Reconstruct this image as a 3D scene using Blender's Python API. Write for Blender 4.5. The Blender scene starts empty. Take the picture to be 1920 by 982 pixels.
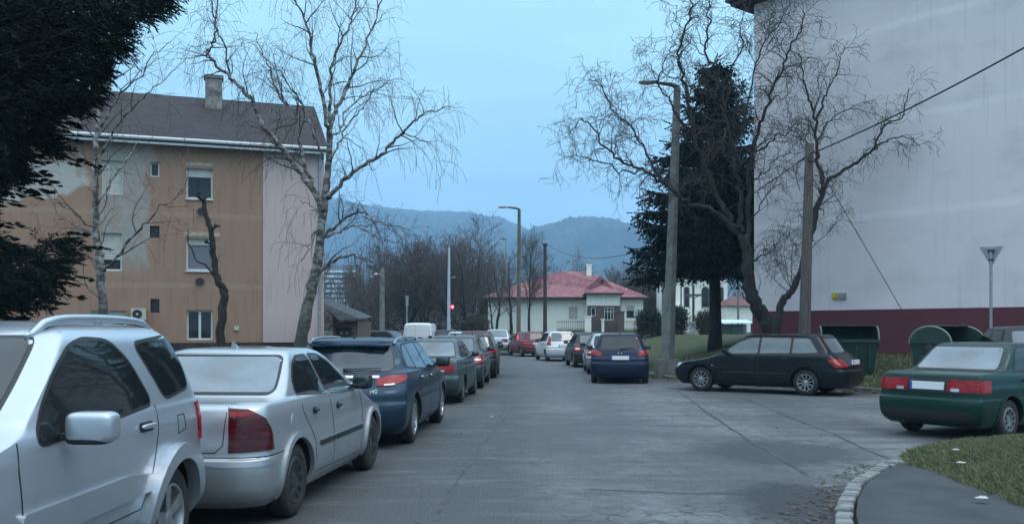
import bpy, bmesh, math, random
import numpy as np
from mathutils import Vector, Matrix, noise
from mathutils.bvhtree import BVHTree
from mathutils.geometry import tessellate_polygon

S = bpy.context.scene
COL = S.collection
rad = math.radians

# ------------------------------------------------------------ camera, sky, sun, exposure
FPX, HZ, CAMH = 1700.0, 616.0, 1.6          # focal length in photo pixels, horizon row, eye height
cam_d = bpy.data.cameras.new('camera')
cam = bpy.data.objects.new('camera', cam_d); COL.objects.link(cam)
cam.location = (0, 0, CAMH); cam.rotation_euler = (rad(90), 0, 0)
cam_d.sensor_width = 36.0; cam_d.lens = 36.0 * FPX / 1920.0
cam_d.shift_y = (HZ - 491.0) / 1920.0
cam_d.clip_start = 0.05; cam_d.clip_end = 6000
S.camera = cam

SUN_EL, SUN_AZ = 62.0, 120.0                # soft light from behind the camera, to its right
w = bpy.data.worlds.new('World'); S.world = w; w.use_nodes = True
nt = w.node_tree; nt.nodes.clear()
N = nt.nodes.new; Lk = nt.links.new
out = N('ShaderNodeOutputWorld'); bg = N('ShaderNodeBackground')
sky = N('ShaderNodeTexSky'); sky.sky_type = 'NISHITA'; sky.sun_disc = False
sky.sun_elevation = rad(SUN_EL); sky.sun_rotation = rad(SUN_AZ); sky.air_density = 1.0; sky.dust_density = 2.0; sky.ozone_density = 3.0
tc = N('ShaderNodeTexCoord'); sep = N('ShaderNodeSeparateXYZ'); Lk(tc.outputs['Generated'], sep.inputs[0])
ramp = N('ShaderNodeValToRGB'); Lk(sep.outputs['Z'], ramp.inputs[0])     # overcast cloud deck by elevation
cr = ramp.color_ramp
def stops(cr, lst):
    while len(cr.elements) > 1: cr.elements.remove(cr.elements[-1])
    cr.elements[0].position = lst[0][0]; cr.elements[0].color = (*lst[0][1], 1)
    for p, c in lst[1:]:
        e = cr.elements.new(p); e.color = (*c, 1)
stops(cr, [(0.0, (3.4, 5.6, 7.5)), (0.10, (3.7, 6.1, 7.9)), (0.17, (4.3, 7.0, 8.3)), (0.30, (4.6, 7.7, 8.8)), (0.45, (6.0, 9.0, 11.0)), (0.75, (12.0, 14.8, 17.0)), (1.0, (13.5, 16.2, 18.5))])
mp = N('ShaderNodeMapping'); mp.inputs['Scale'].default_value = (1.6, 1.6, 7.5); Lk(tc.outputs['Generated'], mp.inputs[0])
nz = N('ShaderNodeTexNoise'); nz.inputs['Scale'].default_value = 1.7; nz.inputs['Detail'].default_value = 5; nz.inputs['Roughness'].default_value = 0.5; Lk(mp.outputs[0], nz.inputs['Vector'])
nr = N('ShaderNodeMapRange'); nr.inputs['From Min'].default_value = 0.35; nr.inputs['From Max'].default_value = 0.68; nr.inputs['To Min'].default_value = 0.86; nr.inputs['To Max'].default_value = 1.08; Lk(nz.outputs['Fac'], nr.inputs[0])
# a low bank of blue-grey cloud above the far hills
band = N('ShaderNodeMapRange'); band.interpolation_type = 'SMOOTHSTEP'; band.inputs['From Min'].default_value = 0.150; band.inputs['From Max'].default_value = 0.185; band.inputs['To Min'].default_value = 1; band.inputs['To Max'].default_value = 0
zz = N('ShaderNodeMath'); zz.operation = 'MULTIPLY_ADD'; zz.inputs[1].default_value = -0.10; Lk(nz.outputs['Fac'], zz.inputs[0])
z2 = N('ShaderNodeMath'); z2.operation = 'ADD'; z2.inputs[1].default_value = 0.045
Lk(sep.outputs['Z'], zz.inputs[2]); Lk(zz.outputs[0], z2.inputs[0]); Lk(z2.outputs[0], band.inputs[0])
mulc = N('ShaderNodeMix'); mulc.data_type = 'RGBA'; mulc.blend_type = 'MULTIPLY'; mulc.inputs[0].default_value = 1; Lk(ramp.outputs[0], mulc.inputs[6]); Lk(nr.outputs[0], mulc.inputs[7])
bandc = N('ShaderNodeMix'); bandc.data_type = 'RGBA'; bandc.blend_type = 'MULTIPLY'; Lk(mulc.outputs[2], bandc.inputs[6]); bandc.inputs[7].default_value = (0.88, 0.90, 0.955, 1)
Lk(band.outputs[0], bandc.inputs[0])
# added darkening of low sky behind the camera, to dim reflections on dark paint
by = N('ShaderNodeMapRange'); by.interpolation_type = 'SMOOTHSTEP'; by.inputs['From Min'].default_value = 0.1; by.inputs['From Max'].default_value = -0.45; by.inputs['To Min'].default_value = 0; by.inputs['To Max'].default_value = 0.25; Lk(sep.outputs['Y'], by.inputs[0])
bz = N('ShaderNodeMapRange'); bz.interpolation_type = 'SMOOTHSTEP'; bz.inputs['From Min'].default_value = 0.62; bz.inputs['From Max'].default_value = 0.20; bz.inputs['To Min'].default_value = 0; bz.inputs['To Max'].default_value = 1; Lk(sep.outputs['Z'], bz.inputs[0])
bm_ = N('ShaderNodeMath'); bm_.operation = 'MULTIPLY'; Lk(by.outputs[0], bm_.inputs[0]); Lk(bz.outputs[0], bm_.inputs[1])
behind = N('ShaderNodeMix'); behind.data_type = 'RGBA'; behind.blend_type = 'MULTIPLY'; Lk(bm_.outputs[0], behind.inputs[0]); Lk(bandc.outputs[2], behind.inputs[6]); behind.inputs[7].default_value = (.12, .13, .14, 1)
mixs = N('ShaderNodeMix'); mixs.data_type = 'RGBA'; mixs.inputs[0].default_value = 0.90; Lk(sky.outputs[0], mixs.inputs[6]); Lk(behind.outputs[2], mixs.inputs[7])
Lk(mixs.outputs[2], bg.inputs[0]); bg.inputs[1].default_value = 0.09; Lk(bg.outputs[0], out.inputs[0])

sun_d = bpy.data.lights.new('sun', 'SUN'); sun_d.energy = 0.5; sun_d.angle = rad(25); sun_d.color = (1.0, 0.93, 0.86)
sun = bpy.data.objects.new('sun', sun_d); COL.objects.link(sun)
sun.rotation_euler = (rad(90 - SUN_EL), 0, rad(180 - SUN_AZ))
vs = S.view_settings; vs.view_transform = 'Standard'; vs.look = 'None'; vs.gamma = 1.0; vs.exposure = 0.82; vs.use_curve_mapping = False
S.cycles.max_bounces = 6; S.cycles.volume_bounces = 1; S.cycles.use_denoising = True; S.cycles.sample_clamp_indirect = 6
S.cycles.diffuse_bounces = 3; S.cycles.glossy_bounces = 3; S.cycles.transmission_bounces = 4

# ------------------------------------------------------------ helpers
def P(px, py, Y): return Vector(((px - 960) / FPX * Y, Y, CAMH - (py - HZ) / FPX * Y))
def G(px, py):
    Y = CAMH * FPX / (py - HZ); return Vector(((px - 960) / FPX * Y, Y, 0))
def lerp(a, b, t): return a + (b - a) * t
def sstep(a, b, x):
    t = min(1, max(0, (x - a) / (b - a))); return t * t * (3 - 2 * t)

def tag(o, label=None, cat=None, group=None, kind=None):
    if label: o['label'] = label
    if cat: o['category'] = cat
    if group: o['group'] = group
    if kind: o['kind'] = kind
    return o
def empty(name, loc=(0, 0, 0), rz=0, label=None, cat=None, group=None):
    o = bpy.data.objects.new(name, None); COL.objects.link(o); o.empty_display_size = 0.3
    o.location = loc; o.rotation_euler = (0, 0, rz)
    return tag(o, label, cat, group)

class MB:
    """collects geometry for ONE mesh object"""
    def __init__(s): s.v = []; s.f = []; s.m = []; s.cur = 0
    def add(s, vs, fs, m=None):
        b = len(s.v); s.v.extend(tuple(p) for p in vs); mm = s.cur if m is None else m
        for f in fs: s.f.append(tuple(i + b for i in f)); s.m.append(mm)
    def box(s, x0, x1, y0, y1, z0, z1, M=None, m=None):
        vs = [Vector((x, y, z)) for z in (z0, z1) for y in (y0, y1) for x in (x0, x1)]
        if M is not None: vs = [M @ v for v in vs]
        s.add(vs, [(0, 2, 3, 1), (4, 5, 7, 6), (0, 1, 5, 4), (1, 3, 7, 5), (3, 2, 6, 7), (2, 0, 4, 6)], m)
    def tube(s, pts, rs, n=6, cap=True, m=None):
        pts = [Vector(p) for p in pts]; k = len(pts)
        if not hasattr(rs, '__len__'): rs = [rs] * k
        vs = []; up = None
        for i, p in enumerate(pts):
            d = (pts[min(i + 1, k - 1)] - pts[max(i - 1, 0)])
            if d.length < 1e-9: d = Vector((0, 0, 1))
            d.normalize()
            if up is None:
                a = Vector((1, 0, 0)) if abs(d.x) < 0.8 else Vector((0, 1, 0)); up = d.cross(a).normalized()
            else:
                up = (up - d * up.dot(d)); up = up.normalized() if up.length > 1e-6 else d.orthogonal().normalized()
            sd = d.cross(up)
            for j in range(n):
                t = 2 * math.pi * j / n; vs.append(p + (up * math.cos(t) + sd * math.sin(t)) * rs[i])
        fs = [(i * n + j, i * n + (j + 1) % n, (i + 1) * n + (j + 1) % n, (i + 1) * n + j) for i in range(k - 1) for j in range(n)]
        if cap: fs += [tuple(range(n - 1, -1, -1)), tuple(range((k - 1) * n, k * n))]
        s.add(vs, fs, m)
    def lathe(s, prof, n=32, M=None, m=None):
        """prof: [(r, h)] revolved about the local x axis"""
        vs = []
        for r, h in prof:
            for j in range(n):
                t = 2 * math.pi * j / n; v = Vector((h, r * math.cos(t), r * math.sin(t))); vs.append(M @ v if M is not None else v)
        fs = [(i * n + j, i * n + (j + 1) % n, (i + 1) * n + (j + 1) % n, (i + 1) * n + j) for i in range(len(prof) - 1) for j in range(n)]
        s.add(vs, fs, m)
    def prism(s, poly, a, b, f, m=None):
        """2D poly extruded between depths a and b; f(u,v,w) gives the 3D point"""
        n = len(poly); vs = [f(u, v, a) for u, v in poly] + [f(u, v, b) for u, v in poly]
        tris = tessellate_polygon([[Vector((u, v, 0)) for u, v in poly]])
        fs = [tuple(t) for t in tris] + [tuple(i + n for i in reversed(t)) for t in tris]
        fs += [(i, (i + 1) % n, (i + 1) % n + n, i + n) for i in range(n)]
        s.add(vs, fs, m)
    def superell(s, c, r, e=0.5, nu=16, nv=10, M=None, m=None):
        vs = []
        sp = lambda x, p: math.copysign(abs(x) ** p, x)
        for i in range(nv + 1):
            ph = -math.pi / 2 + math.pi * i / nv
            for j in range(nu):
                th = 2 * math.pi * j / nu
                v = Vector((c[0] + r[0] * sp(math.cos(ph), e) * sp(math.cos(th), e), c[1] + r[1] * sp(math.cos(ph), e) * sp(math.sin(th), e), c[2] + r[2] * sp(math.sin(ph), e)))
                vs.append(M @ v if M is not None else v)
        s.add(vs, [(i * nu + j, i * nu + (j + 1) % nu, (i + 1) * nu + (j + 1) % nu, (i + 1) * nu + j) for i in range(nv) for j in range(nu)], m)
    def build(s, name, mats, parent=None, smooth=None, fixn=False):
        me = bpy.data.meshes.new(name); me.from_pydata(s.v, [], s.f)
        for m in (mats if isinstance(mats, (list, tuple)) else [mats]): me.materials.append(m)
        if any(s.m): me.polygons.foreach_set('material_index', s.m)
        if fixn:
            bm = bmesh.new(); bm.from_mesh(me); bmesh.ops.remove_doubles(bm, verts=bm.verts, dist=1e-5); bmesh.ops.recalc_face_normals(bm, faces=bm.faces); bm.to_mesh(me); bm.free()
        if smooth is not None:
            me.polygons.foreach_set('use_smooth', [True] * len(me.polygons))
            if smooth < 179: me.set_sharp_from_angle(angle=rad(smooth))
        me.update()
        o = bpy.data.objects.new(name, me); COL.objects.link(o)
        if parent is not None: o.parent = parent
        return o

# ------------------------------------------------------------ materials
def mat(name, col=(0.5, 0.5, 0.5), rough=0.6, metal=0.0, spec=0.5, coat=0.0, coat_r=0.05, var=0.0, vscale=4.0, var2=None, bump=0.0, bscale=40.0, emit=None, es=1.0, ior=None, streak=None, detail=6, aniso=None, flake=False):
    m = bpy.data.materials.new(name); m.use_nodes = True; t = m.node_tree; b = t.nodes['Principled BSDF']
    b.inputs['Base Color'].default_value = (*col, 1); b.inputs['Roughness'].default_value = rough; b.inputs['Metallic'].default_value = metal
    b.inputs['Specular IOR Level'].default_value = spec; b.inputs['Coat Weight'].default_value = coat; b.inputs['Coat Roughness'].default_value = coat_r
    if ior: b.inputs['IOR'].default_value = ior
    if emit: b.inputs['Emission Color'].default_value = (*emit, 1); b.inputs['Emission Strength'].default_value = es
    if var or bump or streak:
        tc = t.nodes.new('ShaderNodeTexCoord'); mp = t.nodes.new('ShaderNodeMapping'); t.links.new(tc.outputs['Object'], mp.inputs[0])
        if aniso: mp.inputs['Scale'].default_value = aniso
    if var:
        n = t.nodes.new('ShaderNodeTexNoise'); n.inputs['Scale'].default_value = vscale; n.inputs['Detail'].default_value = detail; n.inputs['Roughness'].default_value = 0.6
        t.links.new(mp.outputs[0], n.inputs['Vector'])
        r = t.nodes.new('ShaderNodeValToRGB'); t.links.new(n.outputs['Fac'], r.inputs[0])
        c2 = var2 if var2 else tuple(c * (1 - var) for c in col)
        stops(r.color_ramp, [(0.36, c2), (0.64, tuple(min(1, c * (1 + var * 0.4)) for c in col))])
        t.links.new(r.outputs[0], b.inputs['Base Color'])
    if bump:
        n2 = t.nodes.new('ShaderNodeTexNoise'); n2.inputs['Scale'].default_value = bscale; n2.inputs['Detail'].default_value = 4
        t.links.new(mp.outputs[0], n2.inputs['Vector'])
        bp = t.nodes.new('ShaderNodeBump'); bp.inputs['Strength'].default_value = bump; bp.inputs['Distance'].default_value = 0.02
        t.links.new(n2.outputs['Fac'], bp.inputs['Height']); t.links.new(bp.outputs[0], b.inputs['Normal'])
    return m

def paint(name, col, metal=0.5, rough=0.38, dirt=0.35):
    """car paint under a clear coat with road film towards the sills"""
    m = bpy.data.materials.new(name); m.use_nodes = True; t = m.node_tree; b = t.nodes['Principled BSDF']; Nn = t.nodes.new; L = t.links.new
    b.inputs['Metallic'].default_value = metal; b.inputs['Coat Weight'].default_value = 0.9 if sum(col) > .3 else .28; b.inputs['Specular IOR Level'].default_value = .5 if sum(col) > .3 else .15
    tc = Nn('ShaderNodeTexCoord'); sp = Nn('ShaderNodeSeparateXYZ'); L(tc.outputs['Object'], sp.inputs[0])
    n = Nn('ShaderNodeTexNoise'); n.inputs['Scale'].default_value = 3.5; n.inputs['Detail'].default_value = 7; n.inputs['Roughness'].default_value = 0.65; L(tc.outputs['Object'], n.inputs['Vector'])
    mr = Nn('ShaderNodeMapRange'); mr.inputs['From Min'].default_value = 0.75; mr.inputs['From Max'].default_value = 0.18; mr.inputs['To Min'].default_value = 0.0; mr.inputs['To Max'].default_value = 1.0; L(sp.outputs['Z'], mr.inputs[0])
    mu = Nn('ShaderNodeMath'); mu.operation = 'MULTIPLY'; L(mr.outputs[0], mu.inputs[0]); L(n.outputs['Fac'], mu.inputs[1])
    m2 = Nn('ShaderNodeMath'); m2.operation = 'MULTIPLY_ADD'; m2.inputs[1].default_value = dirt * 2.0; L(mu.outputs[0], m2.inputs[0])
    m3 = Nn('ShaderNodeMath'); m3.operation = 'MULTIPLY'; m3.inputs[1].default_value = 0.14; L(n.outputs['Fac'], m3.inputs[0]); L(m3.outputs[0], m2.inputs[2]); m2.use_clamp = True
    mx = Nn('ShaderNodeMix'); mx.data_type = 'RGBA'; mx.inputs[6].default_value = (*col, 1); mx.inputs[7].default_value = (0.10, 0.095, 0.085, 1); L(m2.outputs[0], mx.inputs[0]); L(mx.outputs[2], b.inputs['Base Color'])
    ra = Nn('ShaderNodeMapRange'); ra.inputs['To Min'].default_value = rough; ra.inputs['To Max'].default_value = 0.75; L(m2.outputs[0], ra.inputs[0]); L(ra.outputs[0], b.inputs['Roughness'])
    rc = Nn('ShaderNodeMapRange'); rc.inputs['To Min'].default_value = 0.06; rc.inputs['To Max'].default_value = 0.55; L(m2.outputs[0], rc.inputs[0]); L(rc.outputs[0], b.inputs['Coat Roughness'])
    return m

M_GLASS = mat('tinted_glass', (0.012, 0.016, 0.018), 0.03, spec=0.5, ior=1.55)
M_GLASS_MIST = mat('misted_glass', (0.045, 0.085, 0.115), 0.08, spec=0.5, ior=1.7, coat=1.0, coat_r=0.02, var=0.7, vscale=1.2)
M_SEAL = mat('black_rubber_seal', (0.012, 0.012, 0.013), 0.5)
M_BLACK = mat('black_plastic', (0.02, 0.021, 0.022), 0.55, var=0.3, vscale=8)
M_TYRE = mat('tyre_rubber', (0.022, 0.022, 0.022), 0.8, var=0.4, vscale=6, bump=0.3, bscale=60)
M_LINER = mat('arch_liner', (0.008, 0.008, 0.008), 0.9)
M_ALLOY = mat('alloy_rim', (0.48, 0.49, 0.5), 0.32, metal=0.8, var=0.3, vscale=9)
M_STEELRIM = mat('grey_wheel_cover', (0.22, 0.23, 0.24), 0.45, metal=0.3, var=0.3, vscale=9)
M_DARKRIM = mat('dark_wheel_cover', (0.05, 0.052, 0.055), 0.45, metal=0.3, var=0.3, vscale=9)
M_CHROME = mat('chrome', (0.75, 0.76, 0.77), 0.12, metal=1.0)
M_RED = mat('red_lens', (0.34, 0.004, 0.008), 0.25, spec=.3, coat=0.35, var=0.6, vscale=9, aniso=(1, 1, 9))
M_REDDARK = mat('dark_red_lens', (0.07, 0.002, 0.005), 0.2, spec=.3, coat=0.5, var=0.6, vscale=7, aniso=(1, 1, 9))
M_CLEAR = mat('clear_lens', (0.55, 0.58, 0.6), 0.1, metal=0.4, coat=1.0)
M_AMBER = mat('amber_lens', (0.5, 0.16, 0.02), 0.15, coat=1.0)
M_MIRROR = mat('mirror_glass', (.10, .12, .13), .06, metal=.9)
M_PLATE = mat('blank_plate', (0.82, 0.83, 0.84), 0.4)
M_PLATE_BLUE = mat('plate_band', (0.03, 0.08, 0.4), 0.4)
M_CONC = mat('weathered_concrete', (0.19, 0.185, 0.17), 0.9, var=0.35, vscale=3, bump=0.4, bscale=50)
M_METAL = mat('galvanised_metal', (0.34, 0.36, 0.38), 0.5, metal=0.4, var=0.25, vscale=6)
M_DARKMETAL = mat('dark_painted_metal', (0.05, 0.052, 0.055), 0.55, var=0.25, vscale=6)
M_WOOD = mat('old_pole_wood', (0.115, 0.10, 0.088), 0.9, var=0.45, vscale=6, aniso=(4, 4, 0.35), bump=0.5, bscale=30)
# ------------------------------------------------------------ vehicles
def pchip(xs, ys, q):
    xs = np.asarray(xs, float); ys = np.asarray(ys, float); h = np.diff(xs); d = np.diff(ys) / h; n = len(xs); m = np.zeros(n)
    for i in range(1, n - 1):
        if d[i - 1] * d[i] > 0:
            w1 = 2 * h[i] + h[i - 1]; w2 = h[i] + 2 * h[i - 1]; m[i] = (w1 + w2) / (w1 / d[i - 1] + w2 / d[i])
    m[0] = d[0]; m[-1] = d[-1]
    i = np.clip(np.searchsorted(xs, q) - 1, 0, n - 2); t = (q - xs[i]) / h[i]
    return (2 * t**3 - 3 * t**2 + 1) * ys[i] + (t**3 - 2 * t**2 + t) * h[i] * m[i] + (-2 * t**3 + 3 * t**2) * ys[i + 1] + (t**3 - t**2) * h[i] * m[i + 1]

def shell(rows, L, sub=5, bow=0.05, fbow=0.10):
    """rows, sill to roof: (z, y_rear, y_front, half width, rear corner radius, front corner radius, rear bow, front bow)"""
    R = np.array(rows, float)
    dd = np.sqrt(np.diff(R[:, 0])**2 + 0.15 * np.diff(R[:, 1])**2 + 0.15 * np.diff(R[:, 2])**2 + np.diff(R[:, 3])**2) + 1e-3
    s = np.concatenate([[0], np.cumsum(dd)])
    q = np.concatenate([np.linspace(s[i], s[i + 1], sub, endpoint=False) for i in range(len(s) - 1)] + [[s[-1]]])
    C = np.stack([pchip(s, R[:, k], q) for k in range(R.shape[1])], 1)
    rings = []
    for z, yr, yf, hw, rr, rf, br, bf in C:
        pts = []; Lh = yf - yr
        rr = min(rr, hw * .95, Lh * .45); rf = min(rf, hw * .95, Lh * .45)
        for k in range(8): x = (hw - rr) * k / 8; pts.append((x, yr + br * (x / hw) ** 2))
        for k in range(8):
            a = math.pi / 2 * k / 8; x = hw - rr + rr * math.sin(a); pts.append((x, yr + br * (x / hw) ** 2 * math.cos(a) + rr * (1 - math.cos(a)) + br * 0.0))
        y0 = pts[-1][1]; y0 = yr + rr; y1 = yf - rf
        for k in range(41): pts.append((hw, lerp(y0, y1, k / 40)))
        for k in range(1, 9):
            a = math.pi / 2 * k / 8; x = hw - rf + rf * math.cos(a); pts.append((x, yf - rf * (1 - math.sin(a)) - bf * (x / hw) ** 2 * math.sin(a)))
        for k in range(7, -1, -1): x = (hw - rf) * k / 8; pts.append((x, yf - bf * (x / hw) ** 2))
        o = []
        for x, y in pts:
            u = (y - L * .5) / (L * .5); f = 1 - (bow if u < 0 else fbow) * abs(u) ** 3; o.append((x * f, y))
        rings.append([(x, y, z) for x, y in o] + [(-x, y, z) for x, y in o[-2:0:-1]])
    n = len(rings[0]); vs = [p for r in rings for p in r]
    fs = [(i * n + j, i * n + (j + 1) % n, (i + 1) * n + (j + 1) % n, (i + 1) * n + j) for i in range(len(rings) - 1) for j in range(n)]
    cb = len(vs); vs.append((0, (rings[0][0][1] + rings[0][n // 2][1]) / 2, rings[0][0][2])); fs += [(cb, (j + 1) % n, j) for j in range(n)]
    ct = len(vs); b = (len(rings) - 1) * n; vs.append((0, np.mean([p[1] for p in rings[-1]]), rings[-1][0][2] + .001)); fs += [(ct, b + j, b + (j + 1) % n) for j in range(n)]
    return vs, fs

def rpoly(pts, r=0.03, n=4):
    """round the corners of a 2D polygon"""
    o = []; k = len(pts); rr = r if hasattr(r, '__len__') else [r] * k
    for i in range(k):
        p = Vector(pts[i]); a = Vector(pts[i - 1]) - p; b = Vector(pts[(i + 1) % k]) - p
        q = min(rr[i], a.length * .45, b.length * .45); a = p + a.normalized() * q; b = p + b.normalized() * q
        for j in range(n + 1):
            t = j / n; o.append(tuple(a * (1 - t) ** 2 + p * 2 * t * (1 - t) + b * t * t))
    return o
def arcband(cy, cz, r1, r2, a0, a1, n=22):
    A = [rad(lerp(a0, a1, i / n)) for i in range(n + 1)]
    return [(cy + r2 * math.cos(a), cz + r2 * math.sin(a)) for a in A] + [(cy + r1 * math.cos(a), cz + r1 * math.sin(a)) for a in reversed(A)]

class Car:
    def __init__(s, rows, L, wheels, rw, arch=None, bow=.05, fbow=.10):
        s.L = L; s.vs, s.fs = shell(rows, L, bow=bow, fbow=fbow); s.W = max(r[3] for r in rows); s.bvh = BVHTree.FromPolygons(s.vs, s.fs)
        s.wheels = wheels; s.rw = rw; s.arch = arch or rw + .055; s.extra = []    # extra patches merged in the body mesh
    def proj(s, mode, u, v, piv=None):
        if mode == 'L': o, d = Vector((-3, u, v)), Vector((1, 0, 0))
        elif mode == 'R': o, d = Vector((3, u, v)), Vector((-1, 0, 0))
        elif mode == 'B': o, d = Vector((u, -4, v)), Vector((0, 1, 0))
        elif mode == 'F': o, d = Vector((u, 9, v)), Vector((0, -1, 0))
        elif mode == 'T': o, d = Vector((u, v, 4)), Vector((0, 0, -1))
        elif mode in ('WL', 'WR', 'FL', 'FR'):   # wrap round a rear (W) or front (F) corner; u = degrees from straight back
            sg = -1 if mode[1] == 'L' else 1; a = rad(u); fr = -1 if mode[0] == 'W' else 1; r0 = 0.40
            hb = s.bvh.ray_cast(Vector((sg * (s.W - .5), fr * 9 + s.L / 2, v)), Vector((0, -fr, 0)))[0]; yb = hb.y if hb else (0 if fr < 0 else s.L); hs = s.bvh.ray_cast(Vector((sg * 3, yb - fr * .6, v)), Vector((-sg, 0, 0)))[0]; xb = abs(hs.x) if hs else s.W
            c = Vector((sg * (xb - r0), yb - fr * r0, v)); d0 = Vector((sg * math.sin(a), fr * math.cos(a), 0)); o, d = c + d0 * 3, -d0
        h = s.bvh.ray_cast(o, d)
        if h[0] is None:
            h = s.bvh.find_nearest(o + d * (o - Vector((0, s.L / 2, v))).length * .9)
        n = h[1]
        if n.dot(d) > 0: n = -n
        return h[0], n
    def patch(s, mb, poly, mode, off=0.004, skirt=0.012, d=0.05, m=None):
        bm = bmesh.new(); sc = 0.012 if mode[0] in 'WF' and len(mode) == 2 else 1.0
        if sc != 1: poly = [(u * sc, v) for u, v in poly]
        V = [bm.verts.new((u, v, 0)) for u, v in poly]
        try: bm.faces.new(V)
        except ValueError: bm.free(); return
        us = [p[0] for p in poly]; vv = [p[1] for p in poly]
        for k in range(1, int((max(us) - min(us)) / d) + 1):
            bmesh.ops.bisect_plane(bm, geom=bm.verts[:] + bm.edges[:] + bm.faces[:], plane_co=(min(us) + k * d, 0, 0), plane_no=(1, 0, 0))
        for k in range(1, int((max(vv) - min(vv)) / d) + 1):
            bmesh.ops.bisect_plane(bm, geom=bm.verts[:] + bm.edges[:] + bm.faces[:], plane_co=(0, min(vv) + k * d, 0), plane_no=(0, 1, 0))
        bm.verts.index_update(); fl = list(bm.faces); ed = [e for e in bm.edges if len(e.link_faces) == 1]
        top = []; low = []
        for q in bm.verts:
            h, n = s.proj(mode, q.co.x / sc, q.co.y); top.append(h + n * off); low.append(h - n * skirt)
        nv = len(top); fs = [tuple(q.index for q in f.verts) for f in fl]; fs += [(e.verts[0].index, e.verts[1].index, e.verts[1].index + nv, e.verts[0].index + nv) for e in ed]
        # orient outward
        if fs:
            a, b, c = [top[i] for i in fs[0][:3]]; nn = (b - a).cross(c - a); h, n = s.proj(mode, fl[0].calc_center_median().x / sc, fl[0].calc_center_median().y)
            if nn.dot(n) < 0: fs = [tuple(reversed(f)) for f in fs]
        mb.add(top + low, fs, m); bm.free()
    def line(s, mb, pts, mode, w=0.007, off=0.0025, m=1):
        for a, b in zip(pts, pts[1:]):
            a = Vector(a); b = Vector(b); t = (b - a)
            if mode[0] in 'WF' and len(mode) == 2: nrm = Vector((0, w / 2)) if abs(t.x) > abs(t.y) * 50 else Vector((w / .8 * 28, 0))
            else: nrm = Vector((-t.y, t.x)).normalized() * w / 2
            s.patch(mb, [tuple(a - nrm), tuple(b - nrm), tuple(b + nrm), tuple(a + nrm)], mode, off, 0.002, 0.06, m)
    def body(s, root, pm, lip=True):
        mb = MB(); mb.add(s.vs, s.fs, 0); o = mb.build('body', [pm, M_LINER, M_SEAL, M_BLACK], root)
        bm = bmesh.new(); bm.from_mesh(o.data); bmesh.ops.recalc_face_normals(bm, faces=bm.faces); bm.to_mesh(o.data); bm.free()
        cut = MB()
        for y in s.wheels:
            for sg in (-1, 1):
                x0, x1 = sg * (s.W - .27), sg * (s.W + .3); n = 40; A = [2 * math.pi * j / n for j in range(n)]
                vs = [(x, y + s.arch * math.cos(a), s.rw + s.arch * math.sin(a)) for x in (x0, x1) for a in A]
                cut.add(vs, [tuple(range(n)), tuple(range(2 * n - 1, n - 1, -1))] + [(j, (j + 1) % n, n + (j + 1) % n, n + j) for j in range(n)], 1)
        c = cut.build('cut', [M_LINER, M_LINER], None, fixn=True)
        md = o.modifiers.new('b', 'BOOLEAN'); md.operation = 'DIFFERENCE'; md.solver = 'EXACT'; md.object = c; md.material_mode = 'INDEX'
        dg = bpy.context.evaluated_depsgraph_get(); me = bpy.data.meshes.new_from_object(o.evaluated_get(dg)); old = o.data; n0 = len(s.fs)
        if len(me.polygons) < n0 * .8 or abs(max(v.co.z for v in me.vertices) - max(v[2] for v in s.vs)) > .02:
            md.solver = 'FAST'; dg = bpy.context.evaluated_depsgraph_get(); me = bpy.data.meshes.new_from_object(o.evaluated_get(dg)); print('FAST boolean', len(me.polygons), n0)
        o.modifiers.clear()
        bpy.data.objects.remove(c); 
        ex = MB()
        if s.extra:
            for e in s.extra: e(ex)
        vs = [v.co[:] for v in me.vertices]; fs = [tuple(p.vertices) for p in me.polygons]; ms = [p.material_index for p in me.polygons]
        fin = MB(); fin.add(vs, fs); fin.m = ms; b = len(fin.v); fin.v += ex.v; fin.f += [tuple(i + b for i in f) for f in ex.f]; fin.m += ex.m
        bpy.data.objects.remove(o); bpy.data.meshes.remove(old)
        return fin.build('body', [pm, M_LINER, M_SEAL, M_BLACK, M_CHROME], root, smooth=32)

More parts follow.
